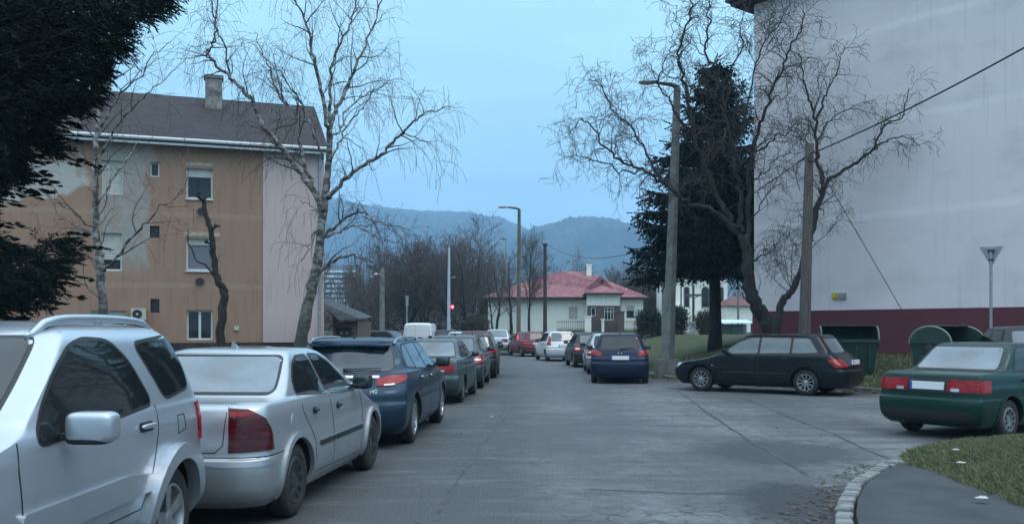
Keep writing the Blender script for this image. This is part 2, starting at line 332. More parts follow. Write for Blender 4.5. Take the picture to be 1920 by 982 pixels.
def wheel_meshes(r, w, kind):
    key = (round(r, 3), round(w, 3), kind)
    if key in WCACHE: return WCACHE[key]
    t = MB(); rr = r * (.64 if kind != 'steel' else .60)
    t.lathe([(rr, -w / 2 + .02), (rr + .012, -w / 2 + .004), (r * .86, -w / 2), (r * .965, -w / 2 + .018), (r, -w / 2 + .045), (r, -.02), (r - .008, -.017), (r - .008, -.012), (r, -.008), (r, .03), (r - .008, .032), (r - .008, .038), (r, .04), (r, w / 2 - .045), (r * .965, w / 2 - .018), (r * .86, w / 2), (rr + .012, w / 2 - .004), (rr, w / 2 - .02), (rr, -w / 2 + .02)], 40)
    tm = t.build('wheel', M_TYRE, smooth=40); tmesh = tm.data; bpy.data.objects.remove(tm)
    q = MB(); xo = w / 2                                    # outer face at +x
    if kind in ('alloy5', 'alloy10', 'alloy7'):
        ns = {'alloy5': 5, 'alloy10': 10, 'alloy7': 7}[kind]
        q.lathe([(rr + .006, xo - .014), (rr + .004, xo - .006), (rr - .012, xo - .006), (rr - .02, xo - .025), (rr - .03, xo - .12)], 40, m=0)
        q.lathe([(rr - .02, xo - .11), (.0, xo - .11)], 24, m=1)
        q.lathe([(.0, xo - .016), (.03, xo - .018), (.055, xo - .03), (.062, xo - .06)], 20, m=0)
        for k in range(ns):
            a = 2 * math.pi * k / ns; M = Matrix.Rotation(a, 4, 'X'); w0, w1 = (.030, .045) if ns == 5 else (.013, .016)
            vs = [(xo - .026, -w0, .04), (xo - .026, w0, .04), (xo - .010, w1, rr - .012), (xo - .010, -w1, rr - .012), (xo - .075, -w0, .04), (xo - .075, w0, .04), (xo - .045, w1 * .8, rr - .012), (xo - .045, -w1 * .8, rr - .012)]
            q.add([M @ Vector(v) for v in vs], [(0, 1, 2, 3), (7, 6, 5, 4), (0, 3, 7, 4), (1, 5, 6, 2)], 0)
        rm = [M_ALLOY, M_LINER]
    else:
        q.lathe([(rr + .006, xo - .012), (rr - .005, xo - .002), (rr - .03, xo - .004), (rr * .55, xo - .018), (.06, xo - .03), (.05, xo - .022), (0, xo - .02)], 36, m=0)
        for k in range(9):
            a = 2 * math.pi * (k + .5) / 9; M = Matrix.Rotation(a, 4, 'X'); z0, z1 = rr * .5, rr * .82
            q.add([M @ Vector(v) for v in [(xo + .0, -.012, z0), (xo + .0, .012, z0), (xo + .001, .026, z1), (xo + .001, -.026, z1)]], [(0, 1, 2, 3)], 1)
        rm = [M_DARKRIM if kind == 'dark' else M_STEELRIM, M_LINER]
    o = q.build('rim', rm, smooth=35); rmesh = o.data; bpy.data.objects.remove(o)
    WCACHE[key] = (tmesh, rmesh); return WCACHE[key]
WCACHE = {}

def add_wheels(c, root, r, w=.2, kind='alloy5', track=None, steer=0):
    tm, rmh = wheel_meshes(r, w, kind); tx = (track or c.W) - w / 2 - .035
    for i, y in enumerate(c.wheels):
        for sg in (1, -1):
            o = bpy.data.objects.new('wheel', tm); COL.objects.link(o); o.parent = root; o.location = (sg * tx, y, r)
            o.rotation_euler = (0, 0, (0 if sg > 0 else math.pi) + (steer if i == 1 else 0))
            h = bpy.data.objects.new('rim', rmh); COL.objects.link(h); h.parent = o; h.rotation_euler = (random.uniform(0, 6), 0, 0)

def mirror_pair(c, root, y, z, pm, size=(.10, .055, .07), xo=None, housing=True):
    for sg in (-1, 1):
        h, n = c.proj('R' if sg > 0 else 'L', y, z); mb = MB()
        cx = h.x + sg * (size[0] + .035); mb.superell((cx, y - .01, z + .05), size, .42, 24, 16, m=0); mb.superell((cx - sg * .01, y - .005, z + .05 - size[2] * .62), (size[0] * .93, size[1] * .9, size[2] * .45), .5, 20, 10, m=1)
        mb.box(min(h.x - sg * .02, cx), max(h.x - sg * .02, cx), y - .03, y + .02, z - .015, z + .02, m=1)
        o = mb.build('mirror', [pm, M_BLACK], root, smooth=50)
        g = MB(); g.superell((cx, y - .01 - size[1] * .86, z + .05), (size[0] * .82, .010, size[2] * .78), .5, 14, 8); g.build('mirror_glass', M_MIRROR, o, smooth=50)

def glass(c, root, name, poly, mode, mat_=None, rim=.016, d=.06, off=.005):
    """window: a black surround just proud of the paint, the pane on top"""
    mb = MB(); c.patch(mb, poly, mode, off, .01, d, 0)
    o = mb.build(name, mat_ or M_GLASS, root, smooth=30); return o
def grow_poly(poly, g):
    n = len(poly); A = sum(poly[i][0] * poly[(i + 1) % n][1] - poly[(i + 1) % n][0] * poly[i][1] for i in range(n)); sg = 1 if A > 0 else -1; o = []
    for i in range(n):
        a = Vector(poly[i - 1]); p = Vector(poly[i]); b = Vector(poly[(i + 1) % n]); d = (b - a)
        if d.length < 1e-6: continue
        d.normalize(); o.append((p.x + sg * d.y * g, p.y - sg * d.x * g))
    return o

def finish(c, root, t, pm):
    """t: dict of features"""
    sides = ('L', 'R')
    def seams(mb):
        for md in sides:
            for ln in t.get('seams', []): c.line(mb, ln, md, m=2)
            for pl in t.get('side_glass', []): c.patch(mb, grow_poly(rpoly(pl, t.get('gr', .04)), .022), md, .0025, .008, .06, 2)
            if t.get('belt_moulding'):
                c.patch(mb, t['belt_moulding'], md, .006, .01, .06, 2)
            for y in c.wheels:
                if t.get('lip', .012): c.patch(mb, arcband(y, c.rw, c.arch - .004, c.arch + t.get('lipw', .03), t.get('lipa0', -12), t.get('lipa1', 192)), md, t.get('lip', .012), .02, .05, t.get('lipm', 0))
            if t.get('sill'): c.patch(mb, t['sill'], md, .006, .01, .1, 3)
        for ln in t.get('rear_seams', []):
            c.line(mb, ln, 'B', m=2)
        for ln in t.get('wrap_seams', []):
            c.line(mb, ln, 'WL', m=2); c.line(mb, ln, 'WR', m=2)
        for pl in t.get('rear_dark', []): c.patch(mb, pl, 'B', .004, .01, .06, 3)
        for k in ('rear_glass', 'windscreen'):
            if t.get(k): c.patch(mb, grow_poly(rpoly(t[k], t.get('rgr', .05)), .02), 'B' if k[0] == 'r' else 'F', .0025, .008, .06, 2)
        if t.get('grille'): c.patch(mb, rpoly(t['grille'], .03), 'F', .004, .01, .06, 3)
        for fn in t.get('more', []): fn(mb)
    c.extra = [seams]; b = c.body(root, pm)
    for md in sides:
        for pl in t.get('side_glass', []): glass(c, root, 'side_window', rpoly(pl, t.get('gr', .04)), md, t.get('side_mat'))
    if t.get('rear_glass'): glass(c, root, 'rear_window', rpoly(t['rear_glass'], t.get('rgr', .05)), 'B', t.get('rear_mat'))
    if t.get('windscreen'): glass(c, root, 'windscreen', rpoly(t['windscreen'], .05), 'F')
    for spec in t.get('tail', []):                  # (mode without side, poly, material, name)
        md, pl, mm, nm = spec[:4]
        for sg in ('L', 'R'):
            mb = MB(); pp = pl
            if md == 'B': mode = 'B'; pp = pl if sg == 'R' else [(-u, v) for u, v in reversed(pl)]
            elif md == 'S': mode = sg
            else: mode = md + sg
            c.patch(mb, rpoly(pp, spec[4]) if len(spec) > 4 and md == 'B' else pp, mode, .010 if nm != 'reversing_light' else .014, .012, .04, 0)
            mb.build(nm, mm, root, smooth=40)
    for pl in t.get('head', []):
        for sg in ('FL', 'FR'):
            mb = MB(); c.patch(mb, pl, sg, .006, .012, .04, 0); mb.build('headlight', M_CLEAR, root, smooth=40)
    for (y, z, hw) in t.get('handles', []):
        for md in sides:
            mb = MB(); c.patch(mb, rpoly([(y - hw, z - .03), (y + hw, z - .03), (y + hw, z + .03), (y - hw, z + .03)], .025), md, .003, .01, .05, 1)
            h, n = c.proj(md, y, z + .008); sg = 1 if md == 'R' else -1
            mb.superell((h.x + sg * .022, y, z + .006), (.014, hw, .014), .6, 14, 8, m=0)
            mb.build('door_handle', [t.get('handle_mat', pm), M_BLACK], root, smooth=50)
    if t.get('plate'):
        x, z, dark = t['plate']; h, n = c.proj('B', x, z)
        mb = MB(); yy = min(c.proj('B', x, z - .055)[0].y, c.proj('B', x, z + .055)[0].y, c.proj('B', x + .25, z)[0].y) - .012
        if t.get('plate_y'): yy = t['plate_y']
        mb.box(x - .26, x + .26, yy, yy + .04, z - .056, z + .056, m=0); mb.box(x - .26, x - .222, yy - .002, yy + .002, z - .054, z + .054, m=1)
        mb.build('number_plate', [M_PLATE, M_PLATE_BLUE], root)
    if t.get('antenna'):
        x, y, ln, tilt = t['antenna']; h, n = c.proj('T', x, y); mb = MB(); mb.superell((x, y, h.z + .012), (.022, .035, .022), 1, 12, 8)
        mb.tube([(x, y, h.z), (x, y - ln * math.sin(tilt), h.z + ln * math.cos(tilt))], [.006, .0035], 6); mb.build('aerial', M_BLACK, root, smooth=50)
    if t.get('fin'):
        x, y = t['fin']; h, n = c.proj('T', x, y); mb = MB(); v = [(x - .028, y - .07, h.z - .005), (x + .028, y - .07, h.z - .005), (x, y + .10, h.z - .005), (x - .006, y - .075, h.z + .065), (x + .006, y - .075, h.z + .065), (x, y - .01, h.z + .04)]
        mb.add(v, [(0, 1, 4, 3), (1, 2, 5, 4), (2, 0, 3, 5), (3, 4, 5), (0, 2, 1)]); mb.build('roof_fin', pm, root, smooth=40)
    if t.get('wiper'):
        x0, z0, x1, z1 = t['wiper']; mb = MB(); pts = []
        for k in range(7):
            x = lerp(x0, x1, k / 6); z = lerp(z0, z1, k / 6); h, n = c.proj('B', x, z); pts.append(h + n * .028)
        mb.tube(pts, [.016, .011, .009, .009, .008, .007, .006], 6); mb.build('rear_wiper', M_BLACK, root, smooth=50)
    if t.get('rails'):
        y0, y1, x, hh, rm_ = t['rails']
        for sg in (-1, 1):
            pts = []; 
            for k in range(13):
                y = lerp(y0, y1, k / 12); h, n = c.proj('T', sg * x, y); pts.append((sg * x, y, h.z + hh * (math.sin(math.pi * min(1, max(0, (k / 12)))) ** .35)))
            mb = MB(); rr_ = t.get('rail_r', .016); mb.tube(pts, [rr_ * .7] + [rr_] * 11 + [rr_ * .7], 8)
            for k in (0, 6, 12):
                h, n = c.proj('T', pts[k][0], pts[k][1]); mb.superell((pts[k][0], pts[k][1], (h.z + pts[k][2]) / 2), (.02, .05, max(.02, abs(pts[k][2] - h.z) / 2 + .012)), .7, 10, 8)
            mb.build('roof_rail', rm_, root, smooth=50)
    if t.get('exhaust'):
        x, y, z = t['exhaust']; mb = MB(); mb.tube([(x, y - .03, z), (x, y + .3, z)], .028, 12, cap=False); mb.tube([(x, y - .02, z), (x, y + .3, z)], .022, 12, cap=True); mb.build('exhaust_pipe', M_DARKMETAL, root, smooth=40)
    if t.get('mirror'):
        y, z, sz, hm = t['mirror']; mirror_pair(c, root, y, z, hm or pm, sz)
    add_wheels(c, root, c.rw - .0, t.get('ww', .195), t.get('rim', 'alloy5'), None, t.get('steer', 0))
    # underside
    mb = MB(); mb.box(-c.W * .72, c.W * .72, c.wheels[0] - .4, c.wheels[1] + .4, .17, .30); 
    for y in c.wheels: mb.tube([(-c.W + .2, y, c.rw), (c.W - .2, y, c.rw)], .04, 8)
    mb.build('underside', M_LINER, root)
    return root

def place(root, px_or_x, Y, heading, z=0):
    root.location = (px_or_x, Y, z); root.rotation_euler = (0, 0, -rad(heading))

# ---- body styles ------------------------------------------------------------
def sedan_rows(L, W, H, deck, hood, ra, fa, boxy=0.0, deckz=1.0, cowlz=None, tail=.75, bb=.05):
    """deck: y where boot lid meets the rear glass foot; hood: cowl y; ra, fa: roof start and end"""
    h = W / 2; cz = cowlz or deckz - .05; r = .22 - .12 * boxy; g = H - deckz
    return [(.19, .16, L - .22, h * .88, r, r, bb, .16), (.27, .05, L - .10, h * .95, r, r, bb, .18), (.36, .01, L - .03, h * .985, r, r + .05, bb, .2), (.50, .0, L, h, r, r + .08, bb, .22),
            (.58, .012, L - .02, h, r, r + .08, bb, .22), (.60, .04, L - .04, h * .995, r, r + .08, bb, .22), (.68, .05, L - .10, h * .99, r, r + .1, bb, .22), (.74, .055, L - .35, h * .985, r, .3, bb, .2),
            (deckz - .16, .065, lerp(L - .4, hood, .45), h * .97, r * .9, .3, bb, .15), (deckz - .07, .085, lerp(L - .4, hood, .8), h * .955, r * .8, .25, bb, .12),
            (deckz - .02, .11, hood + .04, h * .935, r * .8, .2, bb * .9, .12), (deckz, .17, hood - .04, h * .915, r * .8, .16, bb * .8, .12),
            (deckz + .015, deck - .06, hood - .10, h * .885, r * .8, .14, .04, .12), (deckz + .04, deck, hood - .15, h * .87, .14, .14, .04, .12),
            (deckz + g * .45, lerp(deck, ra, .48), lerp(hood - .1, fa, .5), h * (.78 + .04 * boxy), .13, .14, .04, .11), (deckz + g * .80, lerp(deck, ra, .86), lerp(hood - .1, fa, .86), h * (.685 + .05 * boxy), .14, .16, .04, .10),
            (deckz + g * .90, lerp(deck, ra, 1.02), lerp(hood - .1, fa, 1.02), h * (.635 + .06 * boxy), .15, .18, .04, .09), (deckz + g * .96, ra + .14, fa - .14, h * (.56 + .07 * boxy), .16, .2, .04, .08), (H - .008, ra + .40, fa - .42, h * .36, .2, .2, .03, .04), (H, ra + .72, fa - .6, h * .1, .05, .05, 0, 0)]
def hatch_rows(L, W, H, beltz, hood, rgy, ra, fa, r=.2, bb=.07, tum=1.0, bump=.05, flatroof=.0):
    """rgy: y of the rear window's foot; ra: y of the roof's rear edge"""
    h = W / 2; g = H - beltz
    return [(.19, .16, L - .22, h * .88, r, r, bb, .16), (.27, .05, L - .10, h * .95, r, r, bb, .18), (.36, .01, L - .03, h * .985, r, r + .05, bb, .2), (.50, .0, L, h, r, r + .08, bb, .22),
            (.60, .012, L - .02, h, r, r + .08, bb, .22), (.63, bump, L - .04, h * .995, r, r + .08, bb, .22), (.72, bump + .01, L - .12, h * .99, r, r + .1, bb, .22),
            (beltz - .16, lerp(bump, rgy, .35), lerp(L - .3, hood, .4), h * .98, r * .95, .3, bb, .18), (beltz - .07, lerp(bump, rgy, .6), lerp(L - .3, hood, .8), h * .965, r * .95, .25, bb, .14),
            (beltz, lerp(bump, rgy, .8), hood + .02, h * .94, r * .9, .18, bb, .12), (beltz + .04, rgy, hood - .08, h * .905, r * .9, .15, bb, .12),
            (beltz + g * .45, lerp(rgy, ra, .45), lerp(hood - .08, fa, .48), h * lerp(.87, .80, tum), .17, .15, bb * .9, .11), (beltz + g * .80, lerp(rgy, ra, .85), lerp(hood - .08, fa, .85), h * lerp(.80, .70, tum), .17, .16, bb * .8, .10),
            (beltz + g * .91, ra, lerp(hood - .08, fa, 1.02), h * lerp(.76, .65, tum), .17, .18, .05, .09), (beltz + g * .965, ra + .07, fa - .14, h * lerp(.7, .57, tum), .17, .2, .05, .08), (H - .008, ra + .28, fa - .42, h * .40, .2, .2, .03, .04), (H, ra + .6, fa - .6, h * .1, .05, .05, 0, 0)]
# ------------------------------------------------------------ ground, road, verges
random.seed(4)
KERB = [(3.75, 60), (3.95, 52), (4.25, 44), (4.45, 37), (4.62, 31), (5.0, 28.6), (6.2, 26.4), (8.0, 24.3), (9.0, 22.6), (10.0, 20.6), (11.6, 18.9), (14.5, 17.2), (20, 15.2), (40, 11)]
def kdist(x, y):
    """signed distance from the right-hand kerb, positive on the lawn side"""
    best = 1e9; sg = 1
    for (x0, y0), (x1, y1) in zip(KERB, KERB[1:]):
        dx, dy = x1 - x0, y1 - y0; t = max(0, min(1, ((x - x0) * dx + (y - y0) * dy) / (dx * dx + dy * dy))); px, py = x0 + t * dx, y0 + t * dy
        d = math.hypot(x - px, y - py)
        if d < best: best = d; sg = 1 if (-(dy) * (x - x0) + dx * (y - y0)) > 0 else -1
    return best * sg
def height(x, y):
    z = -.03; n = noise.noise(Vector((x * .3, y * .3, 0))) * .05
    if x > 2.5 and y > 10:
        d = kdist(x, y)
        if y > 60: d = min(d, x - 3.75) if x < 3.75 else d
        if d > 0: z = max(z, .10 + 1.12 * sstep(0, 6.5, d) + n * sstep(0, 1, d))
    far = sstep(59, 68, y) * (0.95 if x < -3 else lerp(.95, 1.35, sstep(-3, 3, x))) + .45 * sstep(75, 110, y)
    z = max(z, -.03 + far + n * sstep(60, 64, y))
    if x < -4.9 and y < 45: z = max(z, .08 + .25 * sstep(-5, -9, x) + n)
    return z
def axis(a, b, fine, coarse, f0, f1):
    r = []; v = a
    while v < b:
        r.append(v); inside = f0 <= v <= f1; v += fine if inside else (coarse if (v < f0 - coarse or v > f1 + 12) else coarse * .2)
    return r + [b]
xs = [-3600, -900, -500, -250, -120, -70, -50, -38] + list(np.arange(-30, -4.9, 1.0)) + list(np.arange(-4.9, 2.5, .8)) + list(np.arange(2.5, 16, .33)) + list(np.arange(16, 40, 1.5)) + [45, 60, 90, 160, 300, 600, 3600]
ys = [-60, -20, 0] + list(np.arange(4, 15, 1.5)) + list(np.arange(15, 40, .33)) + list(np.arange(40, 72, .7)) + list(np.arange(72, 120, 3)) + [130, 160, 220, 320, 450, 700, 1300, 2300]
mb = MB(); vs = [(x, y, height(x, y)) for y in ys for x in xs]; n = len(xs)
mb.add(vs, [(j * n + i, j * n + i + 1, (j + 1) * n + i + 1, (j + 1) * n + i) for j in range(len(ys) - 1) for i in range(n - 1)])
M_TURF = mat('winter_turf', (0.045, 0.062, 0.030), 1.0, spec=.1, var=.55, vscale=1.3, var2=(.065, .058, .036), bump=.8, bscale=14, detail=10)
tag(mb.build('ground', M_TURF, smooth=180), kind='structure')

def asphalt():
    m = bpy.data.materials.new('asphalt'); m.use_nodes = True; t = m.node_tree; b = t.nodes['Principled BSDF']; Nn = t.nodes.new; L = t.links.new
    tc = Nn('ShaderNodeTexCoord')
    def nz(sc, det, vec=None, ro=.6):
        q = Nn('ShaderNodeTexNoise'); q.inputs['Scale'].default_value = sc; q.inputs['Detail'].default_value = det; q.inputs['Roughness'].default_value = ro; L(vec or tc.outputs['Object'], q.inputs['Vector']); return q.outputs['Fac']
    def mr(x, a, b_, c, d):
        q = Nn('ShaderNodeMapRange'); q.inputs[1].default_value = a; q.inputs[2].default_value = b_; q.inputs[3].default_value = c; q.inputs[4].default_value = d; L(x, q.inputs[0]); return q.outputs[0]
    def mth(op, a, b_):
        q = Nn('ShaderNodeMath'); q.operation = op
        for i, v in enumerate((a, b_)):
            if isinstance(v, (int, float)): q.inputs[i].default_value = v
            else: L(v, q.inputs[i])
        return q.outputs[0]
    def mix(f, a, b_):
        q = Nn('ShaderNodeMix'); q.data_type = 'RGBA'; 
        if isinstance(f, (int, float)): q.inputs[0].default_value = f
        else: L(f, q.inputs[0])
        for i, v in ((6, a), (7, b_)):
            if isinstance(v, tuple): q.inputs[i].default_value = (*v, 1)
            else: L(v, q.inputs[i])
        return q.outputs[2]
    mp = Nn('ShaderNodeMapping'); mp.inputs['Scale'].default_value = (.8, .28, 1); L(tc.outputs['Object'], mp.inputs[0])
    mpx = Nn('ShaderNodeMapping'); mpx.inputs['Scale'].default_value = (.35, 1.3, 1); L(tc.outputs['Object'], mpx.inputs[0])
    wear = nz(.55, 5, mp.outputs[0]); cross = nz(1.1, 6, mpx.outputs[0], .65); fine = nz(55, 3); mid = nz(5, 8, None, .7)
    c = mix(mr(wear, .42, .60, 0, 1), (.085, .09, .095), (.225, .235, .24))
    c = mix(mr(cross, .50, .58, 0, .75), c, (.072, .076, .082))                   # patches of exposed dark binder
    sp = Nn('ShaderNodeSeparateXYZ'); L(tc.outputs['Object'], sp.inputs[0])
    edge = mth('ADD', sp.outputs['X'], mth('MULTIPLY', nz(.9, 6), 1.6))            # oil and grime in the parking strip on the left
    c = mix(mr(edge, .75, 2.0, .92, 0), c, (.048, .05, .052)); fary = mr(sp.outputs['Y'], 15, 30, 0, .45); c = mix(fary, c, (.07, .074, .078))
    lite = mr(nz(1.7, 7, mpx.outputs[0], .7), .52, .66, 0, .55); c = mix(lite, c, (.19, .20, .205)); c = mix(mr(mid, .36, .62, .6, 0), c, (.05, .052, .055))
    c = mix(mr(fine, .45, .75, 0, .45), c, (.30, .31, .32)); c = mix(mr(nz(24, 4), .42, .62, .35, 0), c, (.045, .047, .05))
    vo = Nn('ShaderNodeTexVoronoi'); vo.feature = 'DISTANCE_TO_EDGE'; vo.inputs['Scale'].default_value = .55; vo.inputs['Randomness'].default_value = 1
    dist = Nn('ShaderNodeMix'); dist.data_type = 'RGBA'; dist.blend_type = 'LINEAR_LIGHT'; dist.inputs[0].default_value = .12; L(tc.outputs['Object'], dist.inputs[6])
    q = Nn('ShaderNodeTexNoise'); q.inputs['Scale'].default_value = 3; q.inputs['Detail'].default_value = 5; L(tc.outputs['Object'], q.inputs['Vector']); L(q.outputs['Color'], dist.inputs[7]); L(dist.outputs[2], vo.inputs['Vector'])
    crack = mth('MULTIPLY', mr(vo.outputs['Distance'], .0, .007, .8, 0), mr(nz(.35, 2), .52, .60, 0, 1))
    c = mix(crack, c, (.03, .03, .032))
    # crazed area of the near lane (alligator cracking)
    v2 = Nn('ShaderNodeTexVoronoi'); v2.feature = 'DISTANCE_TO_EDGE'; v2.inputs['Scale'].default_value = 4.2; L(dist.outputs[2], v2.inputs['Vector'])
    def near(cx, cy, sx, sy, a, b_):
        ms = Nn('ShaderNodeMapping'); ms.vector_type = 'POINT'; ms.inputs['Location'].default_value = (-cx / sx, -cy / sy, 0); ms.inputs['Scale'].default_value = (1 / sx, 1 / sy, 0); L(tc.outputs['Object'], ms.inputs[0])
        ln = Nn('ShaderNodeVectorMath'); ln.operation = 'LENGTH'; L(ms.outputs[0], ln.inputs[0]); s_ = mth('ADD', ln.outputs['Value'], mth('MULTIPLY', nz(3.2, 9, None, .72), 1.5)); return mr(s_, a + .15, b_ + .42, 1, 0)
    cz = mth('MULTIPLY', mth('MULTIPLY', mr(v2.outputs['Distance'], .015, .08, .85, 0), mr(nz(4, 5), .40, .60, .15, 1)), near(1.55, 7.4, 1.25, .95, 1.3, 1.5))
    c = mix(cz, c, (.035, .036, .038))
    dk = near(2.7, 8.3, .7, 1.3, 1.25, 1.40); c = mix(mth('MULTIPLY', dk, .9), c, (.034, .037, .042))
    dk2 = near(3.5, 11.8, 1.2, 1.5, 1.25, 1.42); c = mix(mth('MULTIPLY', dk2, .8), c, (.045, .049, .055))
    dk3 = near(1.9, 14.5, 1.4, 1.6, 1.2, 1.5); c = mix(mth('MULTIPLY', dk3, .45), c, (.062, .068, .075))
    L(c, b.inputs['Base Color'])
    L(mr(wear, .3, .7, .60, .85), b.inputs['Roughness']); b.inputs['Specular IOR Level'].default_value = .22
    bp = Nn('ShaderNodeBump'); bp.inputs['Strength'].default_value = .45; bp.inputs['Distance'].default_value = .012
    hh = mth('ADD', mth('MULTIPLY', fine, .5), mth('MULTIPLY', crack, -1.0)); hh = mth('ADD', hh, mth('MULTIPLY', cz, -1.0)); hh = mth('ADD', hh, mth('MULTIPLY', mid, 1.2)); L(hh, bp.inputs['Height']); L(bp.outputs[0], b.inputs['Normal'])
    return m
M_ASPH = asphalt()
M_TAR = mat('tar_seam', (.055, .058, .062), .75, var=.5, vscale=5)
M_PATH = mat('path_asphalt', (.040, .046, .052), .8, var=.35, vscale=2.2, bump=.3, bscale=70, detail=10)
EDGE_R = [G(1570, 1000)[:2], G(1566, 975)[:2], G(1572, 945)[:2], G(1588, 918)[:2], G(1620, 893)[:2], G(1650, 878)[:2], G(1690, 866)[:2]]
mb = MB()
road_poly = [(-4.9, -20), (2.75, -20), (2.62, 4)] + [tuple(p) for p in EDGE_R] + [(6.2, 12.6), (8.6, 13.4), (14, 12.9), (40, 8)] + list(reversed(KERB)) + [(3.6, 62), (-60, 62), (-60, 45.5), (-8, 45), (-4.9, 42)]
tris = tessellate_polygon([[Vector((x, y, 0)) for x, y in road_poly]])
mb.add([(x, y, 0) for x, y in road_poly], [tuple(t) if (Vector((*road_poly[t[1]], 0)) - Vector((*road_poly[t[0]], 0))).cross(Vector((*road_poly[t[2]], 0)) - Vector((*road_poly[t[0]], 0))).z > 0 else tuple(reversed(t)) for t in tris], 0)
def ribbon(mb, pts, w, z, m, jit=0):
    pts = [Vector((*p[:2], z)) for p in pts]; L_ = []; 
    fine = []
    for a, b in zip(pts, pts[1:]):
        k = max(1, int((b - a).length / .35)); fine += [a.lerp(b, i / k) for i in range(k)]
    fine.append(pts[-1]); vs = []
    for i, p in enumerate(fine):
        d = (fine[min(i + 1, len(fine) - 1)] - fine[max(0, i - 1)]).normalized(); nn = Vector((-d.y, d.x, 0)); ww = w * random.uniform(.7, 1.3); o = nn * random.uniform(-jit, jit)
        vs += [p + o - nn * ww / 2, p + o + nn * ww / 2]
    mb.add(vs, [(2 * i, 2 * i + 1, 2 * i + 3, 2 * i + 2)[::-1] for i in range(len(fine) - 1)], m)
ribbon(mb, [G(1275, 735), G(1330, 776), G(1400, 822), G(1470, 862), G(1515, 892)], .05, .004, 1, .02)
ribbon(mb, [G(1392, 745), G(1470, 777), G(1560, 812), G(1640, 850), G(1668, 860)], .045, .004, 1, .02)
ribbon(mb, [G(1105, 916), G(1180, 920), G(1290, 925), G(1400, 925)], .025, .004, 1, .012)
ribbon(mb, [G(985, 735), G(965, 760), G(900, 840), G(820, 960)], .03, .004, 1, .03)
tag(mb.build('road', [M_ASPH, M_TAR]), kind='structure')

# kerbs
M_KERB = mat('kerb_stone', (.20, .205, .20), .85, var=.4, vscale=5, bump=.5, bscale=30)
def kerbline(name, pts, w, h, seg, z0=-.02, side=1, tilt=0, gap=.02):
    mb = MB(); pl = [Vector((*p[:2], 0)) for p in pts]; fine = []
    for a, b in zip(pl, pl[1:]):
        k = max(1, round((b - a).length / seg)); fine += [a.lerp(b, i / k) for i in range(k)]
    fine.append(pl[-1])
    for a, b in zip(fine, fine[1:]):
        d = (b - a).normalized(); nn = Vector((-d.y, d.x, 0)) * side; g = gap; j = random.uniform(-.012, .012); hh = h + random.uniform(-.012, .012); ww = w * random.uniform(.9, 1.08)
        p = [a + d * g + nn * j, b - d * g + nn * j, b - d * g + nn * (j + ww), a + d * g + nn * (j + ww)]; c = sum(p, Vector()) / 4
        vs = [q + Vector((0, 0, z0)) for q in p] + [q + Vector((0, 0, hh - .015)) for q in p] + [c + (q - c) * .86 + Vector((0, 0, hh)) for q in p]
        mb.add(vs, [(0, 1, 5, 4), (1, 2, 6, 5), (2, 3, 7, 6), (3, 0, 4, 7), (4, 5, 9, 8), (5, 6, 10, 9), (6, 7, 11, 10), (7, 4, 8, 11), (8, 9, 10, 11)])
    o = mb.build(name, M_KERB, fixn=True); return tag(o, kind='structure')
kerbline('kerb', list(reversed(KERB)), .15, .12, .8, side=-1)
kerbline('kerb', [(2.55, -2), (2.62, 4)] + [tuple(p) for p in EDGE_R], .135, .065, .15, side=-1, gap=.012)
kerbline('kerb', [(-4.9, -20), (-4.9, 42), (-8, 45), (-60, 45.5)], .15, .12, .9, side=1)
# footpath inside the near kerb
inner = []
for i, p in enumerate(EDGE_R):
    a = Vector(EDGE_R[max(0, i - 1)]); b = Vector(EDGE_R[min(len(EDGE_R) - 1, i + 1)]); d = (b - a).normalized(); inner.append(tuple(Vector(p) + Vector((d.y, -d.x)) * .165))
pp = [(2.7, -4), (2.78, 4)] + inner + [(5.2, 10.9), (5.6, 9.5), (5.6, -4)]
mb = MB(); tr = tessellate_polygon([[Vector((x, y, 0)) for x, y in pp]]); mb.add([(x, y, .055) for x, y in pp], [tuple(t) for t in tr]); tag(mb.build('footpath', M_PATH, fixn=True), kind='structure')
if True:
    o = bpy.data.objects['footpath']; me = o.data
    if me.polygons[0].normal.z < 0: me.flip_normals()

# near grass mound on the right
MND = [G(1686, 862)[:2], G(1700, 880)[:2], G(1745, 893)[:2], G(1800, 915)[:2], G(1860, 940)[:2], G(1925, 968)[:2], (4.5, 6.0), (4.7, 0), (12, 0), (12, 8), (11, 10.9), (8.6, 12.3), (6.8, 12.7), (5.6, 12.1)]
MND = [tuple(p) for p in MND]
def inside(x, y, poly):
    c = False; j = len(poly) - 1
    for i in range(len(poly)):
        if (poly[i][1] > y) != (poly[j][1] > y) and x < (poly[j][0] - poly[i][0]) * (y - poly[i][1]) / (poly[j][1] - poly[i][1]) + poly[i][0]: c = not c
        j = i
    return c
def pdist(x, y, poly):
    b = 1e9
    for (x0, y0), (x1, y1) in zip(poly, poly[1:] + poly[:1]):
        dx, dy = x1 - x0, y1 - y0; t = max(0, min(1, ((x - x0) * dx + (y - y0) * dy) / (dx * dx + dy * dy))); b = min(b, math.hypot(x - x0 - t * dx, y - y0 - t * dy))
    return b
def mz(x, y): d = pdist(x, y, MND); return .045 + .05 * min(1, d / .3) + .42 * sstep(0, 3.0, d) + .03 * noise.noise(Vector((x * 1.5, y * 1.5, 3)))
mb = MB(); bm = bmesh.new(); f = bm.faces.new([bm.verts.new((x, y, 0)) for x, y in MND])
for k in range(-4, 60):
    bmesh.ops.bisect_plane(bm, geom=bm.verts[:] + bm.edges[:] + bm.faces[:], plane_co=(k * .25, 0, 0), plane_no=(1, 0, 0))
for k in range(0, 60):
    bmesh.ops.bisect_plane(bm, geom=bm.verts[:] + bm.edges[:] + bm.faces[:], plane_co=(0, k * .25, 0), plane_no=(0, 1, 0))
